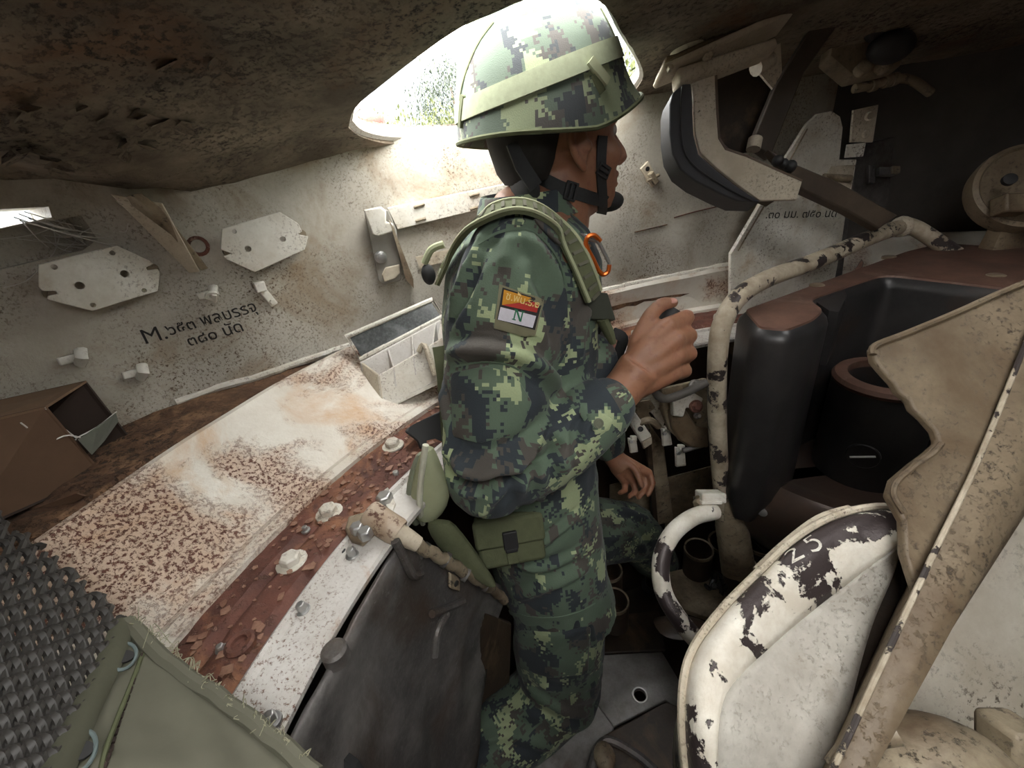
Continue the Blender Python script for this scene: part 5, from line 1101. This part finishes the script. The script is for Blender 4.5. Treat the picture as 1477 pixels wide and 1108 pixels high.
def bwf(i, j):
    # a strip of the r=.79 cylinder; top edge drops to the right
    th = 178 - 36 * j; top = 1.0785 - .31 * max(0, (j - .62) / .38) ** 1.1; z = top + (0.06 - top) * i; th = max(th, 142 + 20 * min(1, max(0, (.72 - z) / .35)) ** .8)
    p = polar(th, .797 - .010 * noise.noise(V((th * .08, z * 4, 0))) - .012 * max(0, noise.noise(V((th * .2, z * 9, 5)))), z); return p
o = P('sheet', sheet(40, 50, bwf, 0), M['dark'], bw, recalc=True); m = o.modifiers.new('t', 'SOLIDIFY'); m.thickness = .006; m.offset = 1
BWp = bvh_of(o)
def onbw(px, py, off=0.0):
    h, n = on(BWp, px, py, off)
    return (h, n) if h else (Cyl(px, py, .79), -FW)
q, n = onbw(486, 948); P('stud', G().lathe(q, n, [(.013, -.004), (.013, .012), (.010, .015), (.0001, .0155)], 18), M['dark'], bw); P('stud_tail', G().tube([q + n * .006, q + n * .006 + (onbw(500, 942)[0] - q) * 1.0], .005, 8), M['dark'], bw)
q, n = onbw(652, 838); P('latch_plate', G().box(q + n * .004, (onbw(668, 846)[0] - q).normalized() * .018, UP * .012, n * .004), M['grime'], bw, bevel=.003); P('latch_eye', G().lathe(q + n * .008, n, [(.005, 0), (.005, .002), (.003, .002)], 12), M['black'], bw)
for pts in ([(570, 780), (578, 805), (590, 828), (602, 826)], [(618, 885), (640, 876), (664, 866)], [(622, 945), (626, 910), (640, 884)]): P('bent_strip', G().tube(resample([onbw(*q, .006)[0] for q in pts], 5), .006, 8), M['dark'], bw)
cab = E('armoured_cable', 'dirty braided cable running along the top of the basket sheet to the leg', 'cable', onbw(600, 790)[0])
P('cable', G().tube([p + V((0, 0, .004 * math.sin(i * 1.7))) for i, p in enumerate(resample([onbw(x, y, .012)[0] for x, y in ((600, 786), (622, 800), (650, 815), (680, 832), (705, 850), (722, 862))], 6))], .009, 10), M['grime'], cab)
for x, y in ((612, 794), (634, 806), (664, 824), (692, 842)): P('clamp', G().lathe(onbw(x, y, .012)[0], RT - UP * .6, [(.012, -.004), (.012, .004)], 12), M['dark'], cab)
p2_ = E('lower_basket_panel', 'brown greasy panel with a round cut below the cable', 'panel', Cyl(690, 960, .72))
P('sheet', G().prism([Yp(x, y, d) for x, y, d in ((618, 960, .42), (650, 905, .47), (700, 885, .52), (738, 900, .575), (735, 985, .56), (700, 1010, .47), (650, 1090, .40), (625, 1030, .40))], (-.006, .008, 0)), M['brown'], p2_, bevel=.002)
# ================================================================== floor pieces
def fl_plate(name, pts, z, t, mat, label, cat='plate', grp=None):
    e = E(name, label, cat, Zp(*pts[0], z), grp); o = P('sheet', G().prism([Zp(x, y, z) for x, y in pts], (0, 0, -t)), mat, e, smooth=False, bevel=.003); return e
fp = fl_plate('floor_plate', [(862, 945), (955, 940), (985, 990), (990, 1030), (960, 1010), (885, 1048), (850, 1000)], .20, .012, M['floor'], 'bare scuffed floor plate with a round black hole', grp='floor plates')
cut([o for o in fp.children][0], G().tube([Zp(923, 1003, .20) + V((0, 0, .03)), Zp(923, 1003, .20) - V((0, 0, .03))], .0165, 24)); P('drain_ring', G().lathe(Zp(923, 1003, .20), (0, 0, 1), [(.0165, -.002), (.0165, .002), (.020, .002), (.021, -.001)], 24, cap=False), M['steel'], fp)
fl_plate('floor_plate', [(852, 1003), (886, 1050), (850, 1120), (780, 1130), (760, 1080)], .195, .012, M['floor'], 'plain grey floor plate beside the boot', grp='floor plates')
fl_plate('floor_plate', [(862, 890), (950, 880), (960, 938), (860, 943)], .19, .012, M['brown'], 'dark oily floor plate behind the plate with the hole', grp='floor plates')
lidb = fl_plate('brown_hatch_lid', [(872, 1060), (960, 1012), (1010, 1030), (1010, 1150), (850, 1150), (850, 1110)], .26, .03, M['brown'], 'greasy brown floor lid with raised rim at the bottom', 'lid')
P('rim_strip', G().tube(resample([Zp(x, y, .265) for x, y in ((852, 1112), (862, 1080), (880, 1068), (920, 1090), (945, 1112))], 4), .010, 8), M['dark'], lidb); P('stone_lump', G().ball(Zp(872, 1092, .275), (.025, .03, .02)), M['grime'], lidb)
pd = E('brown_pedal_block', 'worn brown block beside the curved grab handle', 'block', Zp(985, 920, .35)); P('block', G().loft([ring(Zp(985, 905, .30), RT, FW, .075, .06, 18, 3), ring(Zp(985, 905, .40), RT, FW, .07, .055, 18, 3), ring(Zp(985, 903, .41), RT, FW, .05, .04, 18, 3)]), M['brown'], pd)
rk = fl_plate('rack_shelf', [(940, 830), (1010, 815), (1120, 780), (1120, 860), (1020, 890), (960, 870)], .28, .02, M['grime'], 'dusty shelf holding the empty shell tubes', 'shelf')
def shell(px, py, z, r, h, label):
    p = Zp(px, py, z); e = E('shell_tube', label, 'tube', p - V((0, 0, h)), 'empty shell tubes on the floor')
    P('tube', G().lathe(p - V((0, 0, h)), (0, 0, 1), [(r, 0), (r, h), (r * .92, h), (r * .92, .01), (.0001, .01)], 26, cap=False), M['brown'], e); P('rim', G().lathe(p, (0, 0, 1), [(r * .9, 0), (r * 1.02, .002), (r * 1.04, -.006), (r, -.010)], 26, cap=False), M['grime'], e)
for px, py, r, lab in ((1045, 782, .046, 'open shell tube nearest the guard rail foot'), (1098, 782, .050, 'open shell tube furthest right, under the breech'), (1070, 818, .046, 'front open shell tube between two others'), (1008, 792, .042, 'shell tube behind the grab handle'), (878, 822, .040, 'shell tube beside the thigh, upper of two'), (886, 866, .040, 'shell tube beside the thigh, lower of two')): shell(px, py, .385, r, .10, lab)
jk = E('crumpled_foil_scrap', 'crumpled black foil scrap in front of the shell tubes', 'scrap', Zp(1035, 842, .31)); gj = G(); rj = random.Random(3)
for i in range(14): gj.ball(Zp(1020 + rj.random() * 34, 832 + rj.random() * 18, .305 + .02 * rj.random()), (.012 + .02 * rj.random(), .010, .006), frame(V((rj.gauss(0, 1), rj.gauss(0, 1), 1))), 6, 4)
P('scrap', gj, plain('shiny_black_foil', (.03, .03, .03), .2, bump=.5), jk, smooth=False)

# ================================================================== carton, scraps and cobweb on the ledge
bx = E('rusty_carton', 'open dark brown carton lying on the ledge at the left edge', 'box', Zp(60, 720, ZB))
c0, c1, c2, c3 = Yp(64, 587, .50), Yp(124, 549, .58), Yp(192, 636, .60), Yp(148, 685, .53)      # open end: near top, far top, far bottom, near bottom
L0, L1, L3 = Yp(-60, 616, .44), Yp(-60, 590, .52), Yp(-60, 778, .37); L2 = L3 + (L1 - L0)
P('top_panel', G().prism([c0, c1, L1, L0], V((0, 0, -.003))), worn('lighter_carton_top', (.20, .125, .075), (.13, .08, .05), rough=.9), bx, smooth=False)  # top panel in a lighter brown than the front and inside
P('front_panel', G().prism([c0, c3, L3, L0], (c1 - c0).normalized() * .003), M['card'], bx, smooth=False); P('back_panel', G().prism([c1, c2, L2, L1], (c0 - c1).normalized() * .003), M['cardi'], bx, smooth=False); P('bottom_panel', G().prism([c3, c2, L2, L3], V((0, 0, .003))), M['cardi'], bx, smooth=False)
for nm, pts, y, mat, lab in (('paper_scrap', [(172, 622), (228, 600), (236, 610), (196, 636), (180, 636)], .66, 'card', 'folded brown paper scrap right of the carton'), ('paper_scrap', [(0, 752), (110, 712), (122, 716), (40, 770), (10, 768)], .44, 'card', 'torn brown board under the carton'), ('paper_scrap', [(150, 660), (196, 640), (180, 672), (150, 692)], .58, 'cardi', 'dark flap standing at the carton mouth')):
    e = E(nm, lab, 'scrap', Yp(*pts[0], y)); P('sheet', G().prism([Yp(a, b, y) for a, b in pts], FW * .003), M[mat], e, smooth=False)
def web(name, label, strands, r):
    g = G()
    for s_ in strands: g.tube(resample(s_, 4), r, 5)
    o = P(name, g, M['web']); tag(o, label, 'cobweb'); o['kind'] = 'stuff'; return o
rw = random.Random(11); st_ = []
for i in range(20):
    a = wp_(20 + rw.random() * 100, 305 + rw.random() * 40); b = wp_(60 + rw.random() * 110, 325 + rw.random() * 40); st_.append([a, (a + b) / 2 - V((0, 0, .008 * rw.random())), b])
for (a, b), (c, d_) in (((0, 345), (95, 318)), ((65, 318), (112, 332)), ((86, 340), (60, 380)), ((60, 384), (5, 415)), ((118, 322), (165, 335)), ((172, 334), (185, 322))): p, q = wp_(a, b), wp_(c, d_); st_.append([p, (p + q) / 2 - V((0, 0, .006)), q])
web('cobweb', 'pale dusty cobweb hanging under the vision slot', st_, .0007)
st_ = [[Yp(64, 588, .50), Yp(85, 612, .51), Yp(110, 632, .52)], [Yp(110, 632, .52), Yp(140, 616, .55), Yp(168, 594, .59)], [Yp(20, 690, .46), Yp(60, 655, .48), Yp(110, 634, .52)], [Yp(0, 684, .45), Yp(30, 676, .46), Yp(50, 660, .48)], [Yp(70, 640, .49), Yp(100, 628, .51), Yp(140, 640, .54)], [Yp(30, 610, .47), Yp(60, 630, .49), Yp(104, 640, .52)], [Yp(125, 656, .53), Yp(135, 672, .53), Yp(148, 684, .53)]]
web('cobweb', 'pale cobweb stretched across the open carton', st_, .0009)
P('web_sheet', G().prism([Yp(112, 634, .515), Yp(140, 618, .54), Yp(166, 596, .58), Yp(170, 608, .585), Yp(150, 636, .55), Yp(132, 656, .525)], FW * .001), plain('grey_web_film', (.16, .17, .14), .9), bpy.data.objects['cobweb.001'], smooth=False)

# ================================================================== seat: woven cord panel and canvas cover, lower left
seat = E('seat_back', 'dark woven cord panel edged with a frayed olive canvas cover, lower left corner', 'seat', Zp(90, 1108, 1.15))
A_, B_, C_ = Zp(180, 897, 1.19), Zp(440, 1108, 1.14), Zp(60, 1108, 1.22)
PS = plane_of(A_, B_, C_); sn = PS.n
def inside(x, y): # woven area in pixels
    return x < 185 and y > 745 + (x) * .80 and x < 180 - (y - 895) * .46 + (60 if y < 895 else 0) and x > -40 and y < 1150
dirA = V((60, 26)).normalized(); dirB = V((-27, 60)).normalized()
def strand(org, d, sp, k, ph, r):
    run = []; runs = []
    for i in range(-110, 220):
        x, y = org[0] + d.x * i * 3.4, org[1] + d.y * i * 3.4
        if inside(x, y): run.append(PS(x, y, .0034 * math.sin(i * 3.4 / sp * math.pi + ph)))
        elif run:
            if len(run) > 3: runs.append(run)
            run = []
    for q in runs: P('cord', G().tube(q, r, 6, hint=sn), M['wire'], seat)
for i in range(-3, 26): strand((-20 + dirB.x * i * 17, 740 + dirB.y * i * 17), dirA, 17, i, math.pi * (i % 2), .0036)
for i in range(-14, 22): strand((0 + dirA.x * i * 17, 900 + dirA.y * i * 17), dirB, 17, i, math.pi * (i % 2 + 1), .0030)
cv = [(176, 893), (200, 905), (240, 938), (300, 985), (352, 1030), (400, 1072), (450, 1116), (470, 1150), (60, 1150), (88, 1085), (120, 1020), (150, 955)]
def cvs(pts, t, off=0.0): return G().prism([PS(x, y, off) for x, y in pts], -sn * t)
gc = G(); NU, NV = 40, 26
def cvp(i, j):
    u, v = i / NU, j / NV; x0, y0 = 178 + (470 - 178) * u, 896 + (1140 - 896) * u ** 1.02; x1, y1 = 176 - 116 * u, 896 + 260 * u
    x, y = x0 + (x1 - x0) * v, y0 + (y1 - y0) * v; q = V((x * .012, y * .012, 0)); wr = noise.noise(q) + .5 * noise.noise(q * 2.7 + V((3, 1, 0)))
    rid = math.exp(-((x - 240 - .5 * (y - 960)) / 26) ** 2) * .5 - math.exp(-((x - 150 - .25 * (y - 1000)) / 16) ** 2) * .6
    return PS(x, y, -.002 + .0035 * wr + .004 * rid)
gc.add([cvp(i, j) for i in range(NU + 1) for j in range(NV + 1)], [(i * (NV + 1) + j, i * (NV + 1) + j + 1, (i + 1) * (NV + 1) + j + 1, (i + 1) * (NV + 1) + j) for i in range(NU) for j in range(NV)])
o = P('canvas_cover', gc, M['canvas'], seat, angle=80); m = o.modifiers.new('t', 'SOLIDIFY'); m.thickness = .003; m.offset = 0
BCV = bvh_of(o)
P('canvas_hem', G().tube([PS(x, y, .002 + .002 * noise.noise(V((x * .03, y * .03, 0)))) for x, y in [(p.x, p.y) for p in resample([V((a, b, 0)) for a, b in ((182, 900), (210, 930), (250, 968), (300, 1000), (352, 1038), (405, 1080), (455, 1125))], 6)]], .0062, 8, flat=1.0), M['canvas'], seat)
P('side_hem', G().tube(resample([PS(x, y, .002) for x, y in ((178, 900), (158, 955), (126, 1020), (96, 1085), (70, 1140))], 5), .0085, 8, flat=.5, hint=sn), worn('dark_olive_hem', (.085, .085, .055), (.06, .06, .04), rough=.9), seat)
for sx_, sy_ in [(205 - 65 * t_, 945 + 195 * t_) for t_ in [k_ / 16 for k_ in range(16)]]:
    a_, b_ = on(BCV, sx_, sy_, .0012)[0], on(BCV, sx_ - 2.6, sy_ + 8, .0012)[0]
    if a_ and b_: P('stitch', G().tube([a_, b_], .0012, 6), M['cardi'], seat)
P('seam_cord', G().tube(resample([PS(x, y, .001) for x, y in ((205, 945), (190, 985), (168, 1040), (150, 1090), (140, 1140))], 5), .0016, 6), M['olive'], seat)
for px, py in ((176, 952), (112, 1090)):
    q = PS(px, py, .003); P('eyelet', G().tube([q + ((PS(px + 10, py, .003) - q).normalized() * math.cos(a) * .008 + (PS(px - 4, py + 14, .003) - q).normalized() * math.sin(a) * .015) for a in [i * math.pi / 10 for i in range(20)]], .0013, 6, close=True), plain('blue_grey_stitching', (.14, .18, .18), .8), seat); P('eyelet_hole', G().lathe(q - sn * .001, sn, [(.007, 0), (.007, .0012), (.0001, .0012)], 14), M['black'], seat)
rt = random.Random(5); gth = G()
for i in range(110):
    t = rt.random(); x, y = 190 + 250 * t, 905 + 205 * t; a = PS(x, y, .006); c = PS(x + rt.gauss(0, 7), y + rt.gauss(0, 6), .004 + .008 * rt.random()); d_ = PS(x + rt.gauss(3, 10), y + rt.gauss(3, 8), .004); gth.tube(resample([a, c, d_], 4), .00032, 4)
o = P('loose_threads', gth, M['thread'], seat); o['kind'] = 'stuff'
gt = E('black_hole_plate', 'black plate standing in for a dark triangular hole at the bottom, right of the canvas', 'bracket', D(470, 1090, .44)); P('plate', G().prism([D(446, 1058, .44), D(512, 1108, .44), D(540, 1150, .44), D(440, 1150, .43)], FW * .01), M['black'], gt, smooth=False)  # black plate painted in for the darkness of an open hole
P('edge_strip', G().prism([D(430, 1060, .435), D(446, 1056, .435), D(444, 1108, .425), D(426, 1108, .425)], FW * .006), M['grime'], gt, smooth=False)
